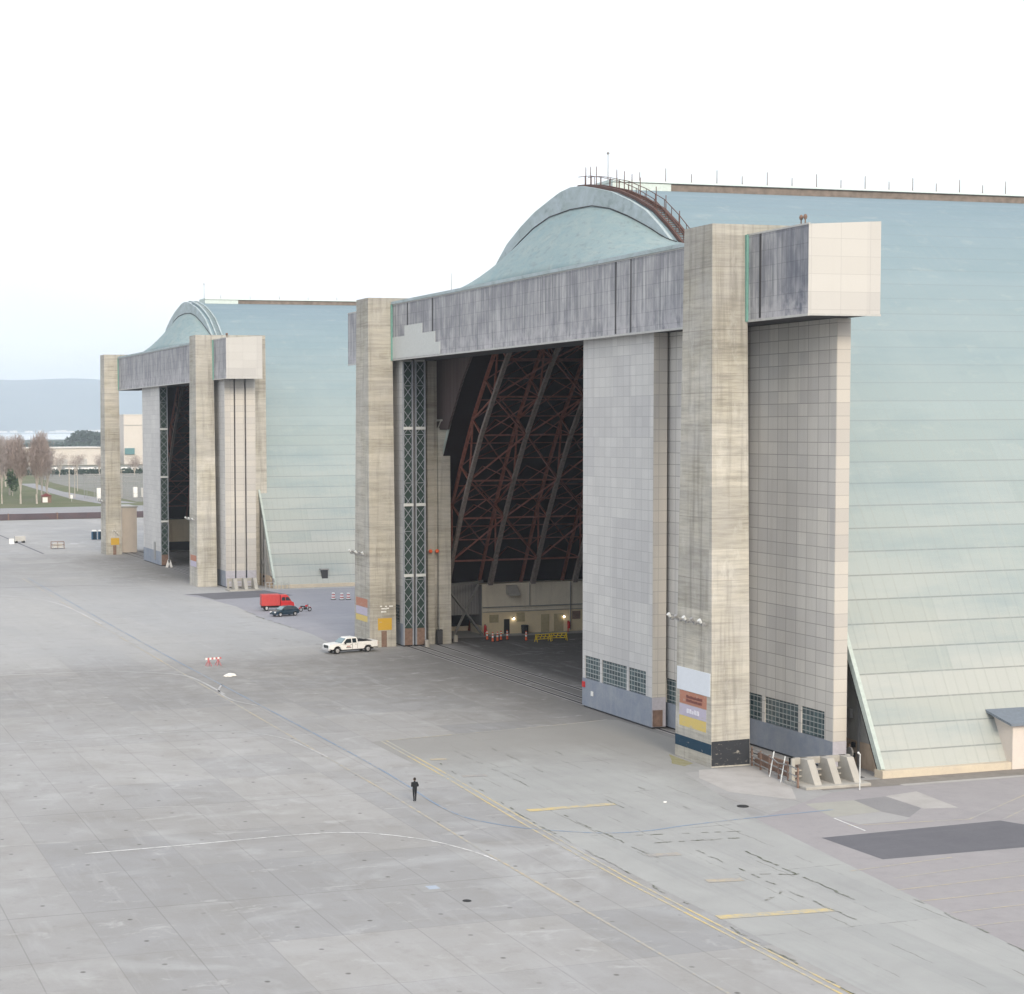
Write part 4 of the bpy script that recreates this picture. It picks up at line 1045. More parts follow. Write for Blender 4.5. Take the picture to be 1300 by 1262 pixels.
# bollard tubes inside the near hangar
BL = None
spots = [(16.8, 83.9, 'leftmost of the cluster of orange delineator posts inside the hangar mouth'), (16.7, 81.9, 'front left delineator post of the cluster inside the hangar mouth'), (17.5, 82.2, 'delineator post in the middle front of the cluster inside the hangar'),
         (18.3, 82.9, 'delineator post right of the middle of the cluster inside the hangar'), (19.3, 83.2, 'rightmost delineator post of the cluster inside the hangar'), (21.2, 81.5, 'orange delineator post standing alone on the hangar floor right of the cluster')]
for x, y, lb in spots:
    if BL is None:
        BL = thing('delineator_post', lb, 'delineator', (x, y, 0), 0, 'delineator posts inside the near hangar')
        m = MB(); m.tube((0, 0, .08), (0, 0, .55), .15, .12, 10, 0); m.tube((0, 0, .55), (0, 0, .78), .12, .12, 10, 1); m.tube((0, 0, .78), (0, 0, .95), .12, .11, 10, 0); m.tube((0, 0, .95), (0, 0, 1.1), .11, .1, 10, 1); m.tube((0, 0, 1.1), (0, 0, 1.25), .1, .08, 10, 0)
        m.build('tube', ['orange', 'white'], BL, world=False)
        m = MB(); m.tube((0, 0, 0), (0, 0, .08), .25, .22, 10); m.build('base', 'black', BL, world=False)
    else:
        c_ = copy_tree(BL); c_.location = (x, y, 0); c_['label'] = lb
YB = None
for x, y, rz, lb in ((22.8, 79.9, .1, 'yellow steel barricade inside the hangar, the left one of the pair'), (25.3, 80.4, -.15, 'yellow steel barricade inside the hangar, the right one of the pair')):
    if YB is None:
        YB = thing('yellow_barricade', lb, 'barricade', (x, y, 0), rz, 'yellow barricades inside the near hangar')
        m = MB()
        for z in (.35, .65, .95): m.beam((-1.1, 0, z), (1.1, 0, z), .14, .1)
        for i in range(4): m.beam((-1.0 + i * .55, 0, .3), (-.6 + i * .55, 0, 1.0), .09)
        m.build('panel', 'yellowp', YB, world=False)
        for s in (-1, 1):
            m = MB(); m.beam((s, -.35, 0), (s, 0, .9), .08); m.beam((s, .35, 0), (s, 0, .9), .08); m.build('leg', 'yellowp', YB, world=False)
    else:
        c_ = copy_tree(YB); c_.location = (x, y, 0); c_.rotation_euler = (0, 0, rz); c_['label'] = lb
def cabinet(x, y, lb):
    T = thing('fire_cabinet', lb, 'fire extinguisher', (x, y, 0), 0, 'red extinguisher stands inside the hangar')
    m = MB(); m.box(-.06, .06, -.02, .1, 0, 1.5); m.build('stand', 'red', T, world=False)
    m = MB(); m.tube((0, -.18, .5), (0, -.18, 1.25), .2, .2, 12); m.ball((0, -.18, 1.25), .2); m.build('cylinder', 'red', T, world=False)
    m = MB(); m.tube((0, -.18, 1.35), (0, -.18, 1.55), .05, .05, 6); m.build('valve', 'black', T, world=False)
cabinet(18.3, 88.2, 'red extinguisher stand at the left corner of the cream shop wall')
cabinet(30.6, 88.6, 'red extinguisher stand beside the pipe on the cream shop wall')
BN = thing('waste_bin', 'black round bin against the cream shop wall', 'bin', (24.3, 88.7, 0))
m = MB(); m.tube((0, 0, 0), (0, 0, 1.05), .42, .5, 14); m.build('drum', 'black', BN, world=False); m = MB(); m.tube((0, 0, 1.05), (0, 0, 1.15), .53, .48, 14); m.build('lid', 'black', BN, world=False)
for x, y, lb in ((12.2, 83.4, 'pale oil drum standing just right of the rear pier leg'), (6.9, 79.9, 'pale oil drum beside the lattice door ends')):
    T = thing('oil_drum', lb, 'drum', (x, y, 0)); m = MB(); m.tube((0, 0, .0), (0, 0, .88), .29, .29, 14)
    for z in (.0, .29, .58, .86): m.tube((0, 0, z), (0, 0, z + .03), .31, .31, 14)
    m.build('barrel', 'conc', T, world=False); m = MB(); m.tube((0, 0, .885), (0, 0, .91), .27, .27, 14); m.build('lid', 'steel', T, world=False)
# portable toilets, stand, crates on the far apron
PT = None
for x, y, lb in ((7.1, 306.5, 'blue portable toilet, left one of the pair by the far pier'), (8.7, 306.3, 'blue portable toilet, right one of the pair by the far pier')):
    if PT is None:
        PT = thing('portable_toilet', lb, 'portable toilet', (x, y, 0), 0, 'portable toilets beside the far pier')
        m = MB(); m.box(-.6, .6, -.6, .6, .1, 2.1); m.build('cabin', 'blueplastic', PT, world=False, bevel=.04)
        m = MB(); m.hexa([(-.65, -.65, 2.1), (.65, -.65, 2.1), (.65, .65, 2.1), (-.65, .65, 2.1), (-.4, -.4, 2.45), (.4, -.4, 2.45), (.4, .4, 2.45), (-.4, .4, 2.45)]); m.build('roof', 'whitematt', PT, world=False)
        m = MB(); m.box(-.42, .42, -.64, -.6, .2, 2.0); m.build('door', 'navy', PT, world=False)
    else:
        c_ = copy_tree(PT); c_.location = (x, y, 0); c_['label'] = lb
T = thing('work_stand', 'low pale railed work stand out on the far apron', 'stand', (-6.9, 277.6, 0), -.1)
m = MB()
for x in (-1.5, 0, 1.5):
    for y in (-.7, .7): m.beam((x, y, 0), (x, y, 1.6), .09)
for z in (.9, 1.6):
    for y in (-.7, .7): m.beam((-1.5, y, z), (1.5, y, z), .08)
m.build('rail', 'yellowp' if 0 else 'rustbrown', T, world=False); m = MB(); m.box(-1.5, 1.5, -.7, .7, .25, .4); m.box(-1.1, 1.1, -.5, .5, .4, 1.3); m.build('deck', 'frame', T, world=False)
T = thing('equipment_cart', 'boxy grey equipment cart far out on the apron', 'cart', (-12.2, 301.5, 0), .1)
m = MB(); m.box(-1.3, 1.3, -.7, .7, .4, 1.7); m.build('body', 'frame', T, world=False, bevel=.05)
for sx in (-.9, .9):
    for sy in (-.7, .7): m = MB(); m.tube((sx, sy - .08, .28), (sx, sy + .08, .28), .28, .28, 12); m.build('wheel', 'black', T, world=False)
T = thing('plastic_barrier', 'white plastic barrier left of the grey cart', 'barrier', (-14.6, 298.5, 0), .2)
m = MB(); m.prism([(-.35, 0), (.35, 0), (.12, .5), (.1, 1.2), (-.1, 1.2), (-.12, .5)], 'x', -.6, .6); m.build('shell', 'white', T, world=False)
m = MB(); m.box(-.55, .55, -.07, .07, 1.2, 1.26); m.build('rib', 'whitematt', T, world=False)
T = thing('storage_shed', 'pinkish lean-to shed beside the farthest pier', 'shed', (7.0, 262.0, 0))
m = MB(); m.box(4.6, 8.0, 259.5, 269.0, 0, 10.0); m.build('wall', 'annexwall', T); m = MB(); m.box(4.4, 8.2, 259.3, 269.2, 10.0, 10.3); m.build('roof', 'frame', T)
m = MB(); m.box(4.0, 4.2, 259.6, 259.8, 0, 3.1); m.box(4.0, 4.2, 264.6, 264.8, 0, 3.1); m.box(3.9, 4.6, 259.4, 265, 3.1, 3.3); m.build('canopy_frame', 'rustbrown', T)

# far pipe stand, cabinet, folding sign, faint marks
PW2 = copy_tree(PW); PW2.location = (9.9 + 1.3, -3.1 + 168.0, 0); PW2['label'] = 'rusty pipe and valve stand by the far hangar wall'
T = thing('control_cabinet', 'tall black control cabinet against the rear pier leg', 'cabinet', (9.1, 81.3, 0)); m = MB(); m.box(-.35, .35, -.3, .3, .1, 1.95); m.build('box', 'black', T, world=False, bevel=.02)
m = MB(); m.box(-.3, .3, -.33, -.3, .2, 1.85); m.build('door', 'dark', T, world=False); m = MB(); m.tube((0, 0, 1.95), (0, 0, 4.2), .05, .05, 6); m.build('conduit', 'steel', T, world=False)
T = thing('folding_sign', 'small white folding sign in front of the far door lattice', 'sign', (4.9, 214.6, 0)); m = MB(); m.beam((-.5, 0, 0), (0, 0, 1.5), .09, .5); m.beam((.5, 0, 0), (0, 0, 1.5), .09, .5); m.build('board', 'white', T, world=False); m = MB(); m.beam((-.3, 0, .55), (.3, 0, .55), .05); m.build('brace', 'steel', T, world=False)
for x, y in ((-10, 298), (-5, 297), (-1, 293), (2, 297), (6, 296), (-8, 283), (-1, 283), (3, 281), (9, 285)):
    sheet('painted_mark', [(x, y), (x + 1.9, y + .2), (x + 1.7, y + 1.9), (x - .2, y + 1.6)], .0205, 'wfaint', None, 'faded white mark far out on the apron')
sheet('drain', [(-12.9, 400), (-12.9, 262), (-12.4, 262), (-12.4, 400)], .0165, 'patch', None, 'long dark drain line across the far apron')
sheet('drain', [(-160, 182.5), (-20, 181), (-9, 175.5), (-9, 175.9), (-20, 181.5), (-160, 183.1)], .0165, 'asphalt_dk', None, 'dark pavement seam before the far hangar')
for z in (0, 1):
    q = MB(); q.ball((8.1 + z * .9, 81.75, 11.9), .26, 0, 10); q.beam((8.1 + z * .9, 81.8, 11.9), (8.1 + z * .9, 82.2, 11.9), .1); q.build('alarm_lamp', 'orange', HN)

# ------------------------------------------------------------------ vehicles
def prof_body(mb, prof, m=0):
    """prof: closed list of (x, z, half width); builds a body symmetric in y"""
    n = len(prof); vs = [(x, h, z) for x, z, h in prof] + [(x, -h, z) for x, z, h in prof]
    fs = [(i, (i + 1) % n, n + (i + 1) % n, n + i) for i in range(n)]
    fs += [tuple(range(n)), tuple(range(n, 2 * n))[::-1]]
    mb.add(vs, fs, m)
def arch(cx, r, zc, z0, hw, n=8, fwd=False):
    pts = []
    a0 = math.asin(min(1, (z0 - zc) / r)) if z0 > zc else -math.asin(min(1, (zc - z0) / r))
    for i in range(n + 1):
        a = a0 + (math.pi - 2 * a0) * i / n
        pts.append((cx - r * math.cos(a) if not fwd else cx + r * math.cos(a), zc + r * math.sin(a), hw))
    return pts
def wheel(T, x, y, r, w, rim='chrome'):
    m = MB(); s = 1 if y > 0 else -1
    m.tube((x, y - w / 2 * s, r), (x, y + w / 2 * s, r), r, r, 20); m.tube((x, y + w / 2 * s, r), (x, y + (w / 2 + .02) * s, r), r * .93, r * .85, 20)
    wt = m.build('wheel', 'black', T, world=False, bevel=.02)
    m = MB(); m.tube((x, y + (w / 2 + .015) * s, r), (x, y + (w / 2 + .035) * s, r), r * .62, r * .55, 16)
    for i in range(5):
        a = 2 * math.pi * i / 5; m.beam((x, y + (w / 2 + .035) * s, r), (x + math.cos(a) * r * .5, y + (w / 2 + .03) * s, r + math.sin(a) * r * .5), .07, .03)
    m.build('rim', rim, wt, world=False)

def pickup():
    T = thing('pickup_truck', 'white crew cab pickup with black load, parked by the second pier', 'pickup truck', (-3.9, 78.3, .005), math.pi + .17)
    hw = 1.0
    lower = [(3.32, .55, hw - .06)] + [(2.85, .5, hw)] + arch(2.25, .5, .42, .5, hw)[::-1][0:0]
    P = [(3.35, .62, .88), (3.36, 1.08, .92), (3.2, 1.18, .93), (1.75, 1.27, .96), (1.72, 1.22, hw), (-.55, 1.20, hw), (-.62, .92, hw), (-3.3, .92, hw), (-3.34, .6, .97), (-2.62, .62, hw)]
    P += [(-1.98 - .52 * math.cos(a), .45 + .52 * math.sin(a), hw) for a in [math.pi * (.12 + .76 * i / 8) for i in range(9)]]
    P += [(-1.42, .48, hw), (1.65, .48, hw)]
    P += [(2.3 - .52 * math.cos(a), .45 + .52 * math.sin(a), hw) for a in [math.pi * (.06 + .82 * i / 8) for i in range(9)]]
    P += [(2.9, .55, hw)]
    m = MB(); prof_body(m, P); b = m.build('body', 'white', T, world=False, bevel=.03)
    m = MB()      # bed sides
    m.box(-3.3, -.62, .88, 1.0, .9, 1.36); m.box(-3.3, -.62, -1.0, -.88, .9, 1.36); m.box(-3.36, -3.28, -.98, .98, .75, 1.36); m.box(-.70, -.62, -.98, .98, .9, 1.36)
    m.build('bed_side', 'white', T, world=False, bevel=.02)
    m = MB(); m.box(-3.2, -.75, -.86, .86, .93, 1.1); 
    for i in range(6): x = -3.0 + i * .38; m.box(x, x + .34, -.8 + .1 * (i % 3), .75, 1.0, 1.28 + .14 * (i % 2) + (.1 if i in (2, 3) else 0))
    m.build('load', 'black', T, world=False)
    # cab
    G = [(1.72, 1.22, .97), (1.0, 1.78, .80), (.85, 1.90, .76), (-.35, 1.93, .76), (-.5, 1.86, .78), (-.6, 1.22, .97)]
    m = MB(); prof_body(m, G); m.build('cab', 'white', T, world=False, bevel=.03)
    for s in (-1, 1):
        def pane(a, b, zt, zb=1.27, sl=0):
            q = MB(); f = lambda z: (.97 - (z - 1.22) / .6 * .18 + .012) * s
            q.add([(a + sl, f(zb), zb), (b, f(zb), zb), (b, f(zt), zt), (a, f(zt), zt), (a + sl, f(zb) - .03 * s, zb), (b, f(zb) - .03 * s, zb), (b, f(zt) - .03 * s, zt), (a, f(zt) - .03 * s, zt)],
                  [(0, 1, 2, 3), (4, 7, 6, 5), (0, 4, 5, 1), (1, 5, 6, 2), (2, 6, 7, 3), (3, 7, 4, 0)]); q.build('side_window', 'glass', T, world=False)
        pane(.93, .33, 1.76, sl=.52); pane(.20, -.36, 1.78)
        q = MB(); q.box(.22, .27, s * 1.0 - .01, s * 1.0 + .01, .55, 1.2); q.box(-.48, -.46, s - .01, s + .01, .55, 1.2); q.build('door_seam', 'black', T, world=False)
        q = MB(); q.box(.36, .5, s * 1.01 - .02, s * 1.01 + .02, 1.05, 1.1); q.box(-.32, -.18, s * 1.01 - .02, s * 1.01 + .02, 1.05, 1.1); q.build('door_handle', 'black', T, world=False)
        q = MB(); q.box(1.15, 1.35, s * 1.05 - .1 * (s < 0), s * 1.05 + .1 * (s > 0), 1.15, 1.42); q.build('mirror', 'black', T, world=False)
        q = MB(); q.box(.4, 1.1, s * 1.005 - .008, s * 1.005 + .008, .68, .76, 0); q.box(.5, 1.0, s * 1.005 - .008, s * 1.005 + .008, .84, .92, 1); q.build('door_lettering', ['black', 'taillamp'], T, world=False)
        q = MB(); q.box(3.2, 3.38, s * .74 - .15, s * .74 + .15, .82, 1.04); q.build('headlight', 'headlamp', T, world=False)
        q = MB(); q.box(-3.38, -3.34, s * .9 - .08, s * .9 + .08, .9, 1.25); q.build('tail_light', 'taillamp', T, world=False)
    m = MB(); m.add([(1.70, .84, 1.27), (1.70, -.84, 1.27), (1.04, -.70, 1.80), (1.04, .70, 1.80), (1.66, .84, 1.23), (1.66, -.84, 1.23), (1.0, -.7, 1.76), (1.0, .7, 1.76)], [(0, 1, 2, 3), (7, 6, 5, 4), (0, 4, 5, 1), (1, 5, 6, 2), (2, 6, 7, 3), (3, 7, 4, 0)])
    m.v = [(x + .03, y, z + .03) for x, y, z in m.v]; m.build('windscreen', 'lightglass', T, world=False)
    m = MB(); m.box(-.62, -.58, -.7, .7, 1.35, 1.8); m.v = [(x - .02, y, z) for x, y, z in m.v]; m.build('rear_window', 'glass', T, world=False)
    m = MB(); m.box(3.3, 3.40, -.56, .56, .72, 1.08); m.build('grille', 'glass', T, world=False)
    m = MB(); m.box(3.25, 3.5, -.97, .97, .42, .66); m.build('bumper', 'chrome', T, world=False, bevel=.03)
    m = MB(); m.box(-3.5, -3.3, -.9, .9, .45, .62); m.build('bumper', 'steel', T, world=False)
    m = MB(); m.box(-2.9, 2.9, -.7, .7, .32, .5); m.build('chassis', 'black', T, world=False)
    for x in (2.3, -1.98):
        for y in (-.86, .86): wheel(T, x, y, .40, .27)
pickup()

def hatch():
    T = thing('hatchback_car', 'small dark blue hatchback parked in front of the red truck', 'car', (.55, 120.9, .02), math.pi + .30)
    hw = .86
    P = [(2.1, .35, .7), (2.12, .6, .74), (1.9, .78, .78), (1.0, .95, .80), (-1.9, 1.0, .80), (-2.1, .85, .78), (-2.12, .4, .76), (-1.75, .28, hw)]
    P += [(-1.3 - .36 * math.cos(a), .3 + .36 * math.sin(a), hw) for a in [math.pi * i / 8 for i in range(9)]]
    P += [(-.9, .26, hw), (.9, .26, hw)]
    P += [(1.3 - .36 * math.cos(a), .3 + .36 * math.sin(a), hw) for a in [math.pi * i / 8 for i in range(9)]]
    m = MB(); prof_body(m, P); m.build('body', 'navy', T, world=False, bevel=.04)
    m = MB(); prof_body(m, [(1.05, .93, .76), (.35, 1.38, .60), (-.1, 1.47, .57), (-1.2, 1.45, .56), (-1.65, 1.3, .6), (-1.95, .98, .74)]); m.build('cabin', 'navy', T, world=False, bevel=.04)
    for s in (-1, 1):
        q = MB(); y0, y1 = .765 * s, .63 * s
        for a, b, c_, d in ((.85, .0, .0, .35), (-.08, -.95, -.95, -.08), (-1.03, -1.7, -1.45, -1.03)):
            q.add([(a, y0, .99), (b, y0, .99), (c_, y1, 1.36), (d, y1, 1.36), (a, y0 - .02 * s, .99), (b, y0 - .02 * s, .99), (c_, y1 - .02 * s, 1.36), (d, y1 - .02 * s, 1.36)], [(0, 1, 2, 3), (4, 7, 6, 5), (0, 4, 5, 1), (1, 5, 6, 2), (2, 6, 7, 3), (3, 7, 4, 0)])
        q.build('side_window', 'glass', T, world=False)
        q = MB(); q.box(1.85, 2.12, s * .58 - .14, s * .58 + .14, .55, .76); q.build('headlight', 'headlamp', T, world=False)
        q = MB(); q.box(-2.14, -2.0, s * .66 - .1, s * .66 + .1, .75, .98); q.build('tail_light', 'taillamp', T, world=False)
        q = MB(); q.box(.7, .88, s * .9 - .08, s * .9 + .08, .95, 1.07); q.build('mirror', 'navy', T, world=False)
    m = MB(); m.add([(1.06, .68, .97), (1.06, -.68, .97), (.40, -.56, 1.39), (.40, .56, 1.39), (1.02, .68, .93), (1.02, -.68, .93), (.36, -.56, 1.35), (.36, .56, 1.35)], [(0, 1, 2, 3), (7, 6, 5, 4), (0, 4, 5, 1), (1, 5, 6, 2), (2, 6, 7, 3), (3, 7, 4, 0)]); m.v = [(x + .02, y, z + .02) for x, y, z in m.v]
    m.build('windscreen', 'lightglass', T, world=False)
    m = MB(); m.box(2.05, 2.16, -.7, .7, .3, .5); m.build('bumper', 'navy', T, world=False)
    for x in (1.3, -1.3):
        for y in (-.76, .76): wheel(T, x, y, .31, .2)
hatch()

def redtruck():
    T = thing('box_truck', 'red flat-fronted box truck with tall panelled body, behind the blue car', 'truck', (1.75, 128.7, .02), -.14)
    m = MB(); m.box(-3.15, .35, -1.0, 1.0, .72, 2.22); m.build('cargo_box', 'redfade', T, world=False, bevel=.04)
    m = MB(); m.box(-3.1, .32, -.97, .97, 2.22, 2.27); m.build('box_roof', 'redfade', T, world=False)
    G = [(.45, .55, .95), (.45, 1.35, .95), (.5, 2.18, .85), (1.75, 2.2, .82), (2.05, 1.95, .84), (2.55, 1.3, .93), (3.0, 1.15, .93), (3.12, .75, .93), (3.05, .5, .93)]
    m = MB(); prof_body(m, G); m.build('cab', 'red', T, world=False, bevel=.04)
    for s in (-1, 1):
        q = MB()
        for a, b, c_, d in ((.65, 1.35, 1.35, .65), (1.45, 2.4, 1.95, 1.45)):
            ya, yb_ = .955 * s, .875 * s
            q.add([(a, ya, 1.42), (b, ya, 1.42), (c_, yb_, 1.9), (d, yb_, 1.9), (a, ya - .03 * s, 1.42), (b, ya - .03 * s, 1.42), (c_, yb_ - .03 * s, 1.9), (d, yb_ - .03 * s, 1.9)], [(0, 1, 2, 3), (4, 7, 6, 5), (0, 4, 5, 1), (1, 5, 6, 2), (2, 6, 7, 3), (3, 7, 4, 0)])
        q.build('side_window', 'glass', T, world=False)
        q = MB(); q.box(3.05, 3.16, s * .7 - .14, s * .7 + .14, .75, .98); q.build('headlight', 'headlamp', T, world=False)
        q = MB(); q.box(-3.2, -3.15, s * .8 - .08, s * .8 + .08, .8, 1.0); q.build('tail_light', 'taillamp', T, world=False)
    m = MB(); m.add([(2.56, .8, 1.33), (2.56, -.8, 1.33), (2.08, -.74, 1.95), (2.08, .74, 1.95), (2.52, .8, 1.3), (2.52, -.8, 1.3), (2.04, -.74, 1.92), (2.04, .74, 1.92)], [(0, 1, 2, 3), (7, 6, 5, 4), (0, 4, 5, 1), (1, 5, 6, 2), (2, 6, 7, 3), (3, 7, 4, 0)]); m.v = [(x + .03, y, z + .03) for x, y, z in m.v]
    m.build('windscreen', 'lightglass', T, world=False)
    m = MB(); m.box(-3.1, 2.9, -.5, .5, .42, .72); m.build('chassis', 'black', T, world=False)
    m = MB(); m.box(3.0, 3.2, -.95, .95, .38, .58); m.build('bumper', 'black', T, world=False)
    for x in (2.2, -2.2):
        for y in (-.82, .82): wheel(T, x, y, .38, .24)
    T.scale = (.80, .95, 1.08)
redtruck()

def motorcycle():
    T = thing('motorcycle', 'dark red motorcycle standing right of the blue car', 'motorcycle', (5.2, 125.6, .02), .12)
    for x in (-.72, .72):
        m = MB(); n = 16
        for i in range(n):
            a, b = 2 * math.pi * i / n, 2 * math.pi * (i + 1) / n
            m.beam((x + .27 * math.cos(a), 0, .31 + .27 * math.sin(a)), (x + .27 * math.cos(b), 0, .31 + .27 * math.sin(b)), .13, .1)
        w = m.build('wheel', 'black', T, world=False); m = MB(); m.tube((x, -.05, .31), (x, .05, .31), .2, .2, 12); m.build('rim', 'chrome', w, world=False)
    m = MB(); m.beam((.72, 0, .31), (.48, 0, .95), .07); m.beam((-.72, 0, .31), (-.1, 0, .45), .08); m.beam((-.1, 0, .45), (.48, 0, .85), .08); m.beam((-.6, 0, .75), (.4, 0, .8), .07); m.build('frame', 'steel', T, world=False)
    m = MB(); m.box(-.22, .25, -.17, .17, .28, .62); m.build('engine', 'black', T, world=False, bevel=.03)
    m = MB(); prof_body(m, [(.0, .68, .14), (.42, .78, .13), (.35, .98, .12), (.05, .96, .14)]); m.build('fuel_tank', 'red', T, world=False, bevel=.03)
    m = MB(); prof_body(m, [(-.75, .72, .1), (0, .68, .13), (-.02, .82, .13), (-.8, .88, .1)]); m.build('seat', 'black', T, world=False, bevel=.03)
    m = MB(); m.beam((.45, -.36, 1.02), (.45, .36, 1.02), .04); m.build('handlebar', 'black', T, world=False)
    m = MB(); m.ball((.6, 0, .88), .1); m.build('headlight', 'headlamp', T, world=False)
    m = MB(); prof_body(m, [(.5, .62, .06), (.95, .64, .06), (.98, .56, .06), (.55, .56, .06)]); prof_body(m, [(-1.02, .6, .07), (-.5, .72, .07), (-.5, .64, .07), (-1.0, .5, .07)]); m.build('fender', 'red', T, world=False)
motorcycle()

# ------------------------------------------------------------------ person seen from behind
def skin_mesh(name, V, E, rad, mat, parent, root=0, lv=1):
    me = bpy.data.meshes.new(name); me.from_pydata(V, E, []); me.update()
    o = bpy.data.objects.new(name, me); COL.objects.link(o); o.parent = parent
    o.modifiers.new('Skin', 'SKIN')
    if not me.skin_vertices: 
        bm = bmesh.new(); bm.from_mesh(me); bm.verts.layers.skin.verify(); bm.to_mesh(me); bm.free()
    for i, s in enumerate(me.skin_vertices[0].data):
        r = rad[i]; s.radius = r if isinstance(r, tuple) else (r, r); s.use_root = (i == root)
    sb = o.modifiers.new('Sub', 'SUBSURF'); sb.levels = lv; sb.render_levels = lv
    for k in (mat if isinstance(mat, list) else [mat]): me.materials.append(M[k])
    return o
def person():
    T = thing('person', 'person in black jacket and trousers seen from behind, standing by the blue line', 'person', (-27.55, -5.2, .02), 0)
    # faces +y; x to the right
    V = [(0, 0, .98), (0, .0, 1.16), (0, .01, 1.34), (0, .01, 1.47), (0, .02, 1.55), (0, .03, 1.66),  # 0-5 spine, neck, head
         (.19, .0, 1.42), (.28, -.02, 1.15), (.13, .25, 1.13),                                        # 6-8 right arm
         (-.19, 0, 1.42), (-.26, -.02, 1.15), (-.11, .25, 1.16),                                      # 9-11 left arm
         (.09, 0, .9), (.085, .03, .5), (.06, -.02, .09), (.07, .13, .04),                            # 12-15 right leg
         (-.09, 0, .9), (-.07, .05, .5), (-.03, .05, .09), (-.03, .19, .04)]
    E = [(0, 1), (1, 2), (2, 3), (3, 4), (4, 5), (2, 6), (6, 7), (7, 8), (2, 9), (9, 10), (10, 11), (0, 12), (12, 13), (13, 14), (14, 15), (0, 16), (16, 17), (17, 18), (18, 19)]
    rad = [(.17, .12), (.16, .12), (.19, .13), .07, .06, (.08, .1), .075, .06, .045, .075, .06, .045, .095, .07, .05, .045, .095, .07, .05, .045]
    o = skin_mesh('body', V, E, rad, 'cloth', T, 0, 2)
    m = MB(); m.ball((0, .03, 1.66), .1, 0, 14, 1.2); hd = m.build('head', 'skin', T, smooth=True, world=False)
    m = MB(); m.ball((0, .14, 1.65), .02); m.ball((.1, .03, 1.65), .025); m.ball((-.1, .03, 1.65), .025); m.build('face', 'skin', hd, world=False)
    m = MB(); m.ball((0, .008, 1.69), .108, 0, 14, 1.1); m.build('hair', 'hair', T, smooth=True, world=False)
    for s, px in ((1, .13), (-1, -.11)):
        HV = [(px, .25, 1.14), (px - s * .02, .32, 1.15)]; HE = [(0, 1)]; HR = [.035, .035]
        for k in range(4):
            b = len(HV); a = px - s * .05 + s * k * .02
            HV += [(a, .36, 1.16), (a, .38, 1.13), (a - s * .01, .37, 1.10 + .005 * k)]; HE += [(1, b), (b, b + 1), (b + 1, b + 2)]; HR += [.009, .009, .008]
        b = len(HV); HV += [(px - s * .06, .30, 1.17), (px - s * .08, .33, 1.16)]; HE += [(0, b), (b, b + 1)]; HR += [.011, .009]
        skin_mesh('hand', HV, HE, HR, 'skin', T, 0, 1)
person()

# ------------------------------------------------------------------ trees, wall, yard and buildings behind
def twig_tree(name, label, x, y, h, r, zb, seed, mat='twig', n=2600, group=None, trunk_r=.45, fork=3, cat='tree'):
    rnd = random.Random(seed)
    T = thing(name, label, cat, (x, y, 0), 0, group)
    m = MB(); tips = []
    m.tube((0, 0, 0), (rnd.uniform(-.3, .3), 0, zb * .6), trunk_r, trunk_r * .8, 8)
    base = Vector((rnd.uniform(-.3, .3), 0, zb * .55))
    limbs = []
    for i in range(fork * 4):
        a = rnd.uniform(0, 6.28); rr = r * rnd.uniform(.15, .8); z = lerp(zb, h, rnd.uniform(.5, .97))
        p0 = base + Vector((0, 0, rnd.uniform(0, zb * .5))); p1 = Vector((rr * .4 * math.cos(a), rr * .4 * math.sin(a), lerp(zb, z, .4))); p2 = Vector((rr * math.cos(a), rr * math.sin(a), z))
        m.tube(p0, p1, trunk_r * .5, trunk_r * .3, 5); m.tube(p1, p2, trunk_r * .3, .04, 5); limbs.append((p1, p2))
    m.build('trunk', 'bark', T, world=False)
    c_ = MB()
    for i in range(n):
        p1, p2 = rnd.choice(limbs); t_ = rnd.random() ** .8
        p = p1.lerp(p2, t_) + Vector((rnd.gauss(0, r * .22), rnd.gauss(0, r * .22), rnd.gauss(0, (h - zb) * .05)))
        if p.z > h: p.z = h - rnd.random() * 2
        d = Vector((rnd.gauss(0, .45), rnd.gauss(0, .45), rnd.uniform(.5, 1.2))).normalized() * rnd.uniform(.9, 2.0) * (h / 25)
        w = Vector((rnd.uniform(-1, 1), rnd.uniform(-1, 1), 0)).normalized() * rnd.uniform(.05, .12)
        c_.add([p - w, p + w, p + d], [(0, 1, 2)])
    c_.build('crown', mat, T, recalc=False, world=False)
    return T
G = 'bare trees on the lawn beyond the wall'
specs = [(13.9, 526, 27.0, 2.6, 6, 'pale thin bare tree at the left edge of the view', 'twig2', 2200), (20.4, 523, 27.5, 4.2, 6, 'bare tree with forked white trunk, left of the red shed', 'twig', 5200),
         (26.1, 521, 28.5, 4.4, 6, 'tallest dense bare tree just left of the red shed', 'twig', 6500), (31.8, 545, 28, 4.4, 6.5, 'bare tree rising behind the red shed', 'twig', 5200),
         (36.5, 560, 23, 4.2, 4, 'greyish bare tree at the right end of the tall row', 'twig2', 2600), (12.5, 590, 26, 5.5, 5, 'bare tree far left behind the pale thin one', 'twig', 4000),
         (20.5, 600, 27, 5.5, 5, 'bare tree behind the forked trunk', 'twig2', 4400), (28.5, 610, 28, 5.5, 5, 'bare tree behind the tallest one', 'twig', 4400),
         (9.5, 640, 25, 6, 5, 'bare tree furthest left at the back of the row', 'twig2', 2600), (24, 700, 29, 7, 5, 'bare tree in the very back behind the middle of the row', 'twig', 3200), (42, 720, 26, 7, 4, 'broad bare tree in the very back right of the row', 'twig2', 2600),
         (15.5, 660, 27, 6, 5, 'bare tree at the back left of the row', 'twig', 3000), (35, 650, 27, 6, 5, 'bare tree at the back right of the row', 'twig2', 3000)]
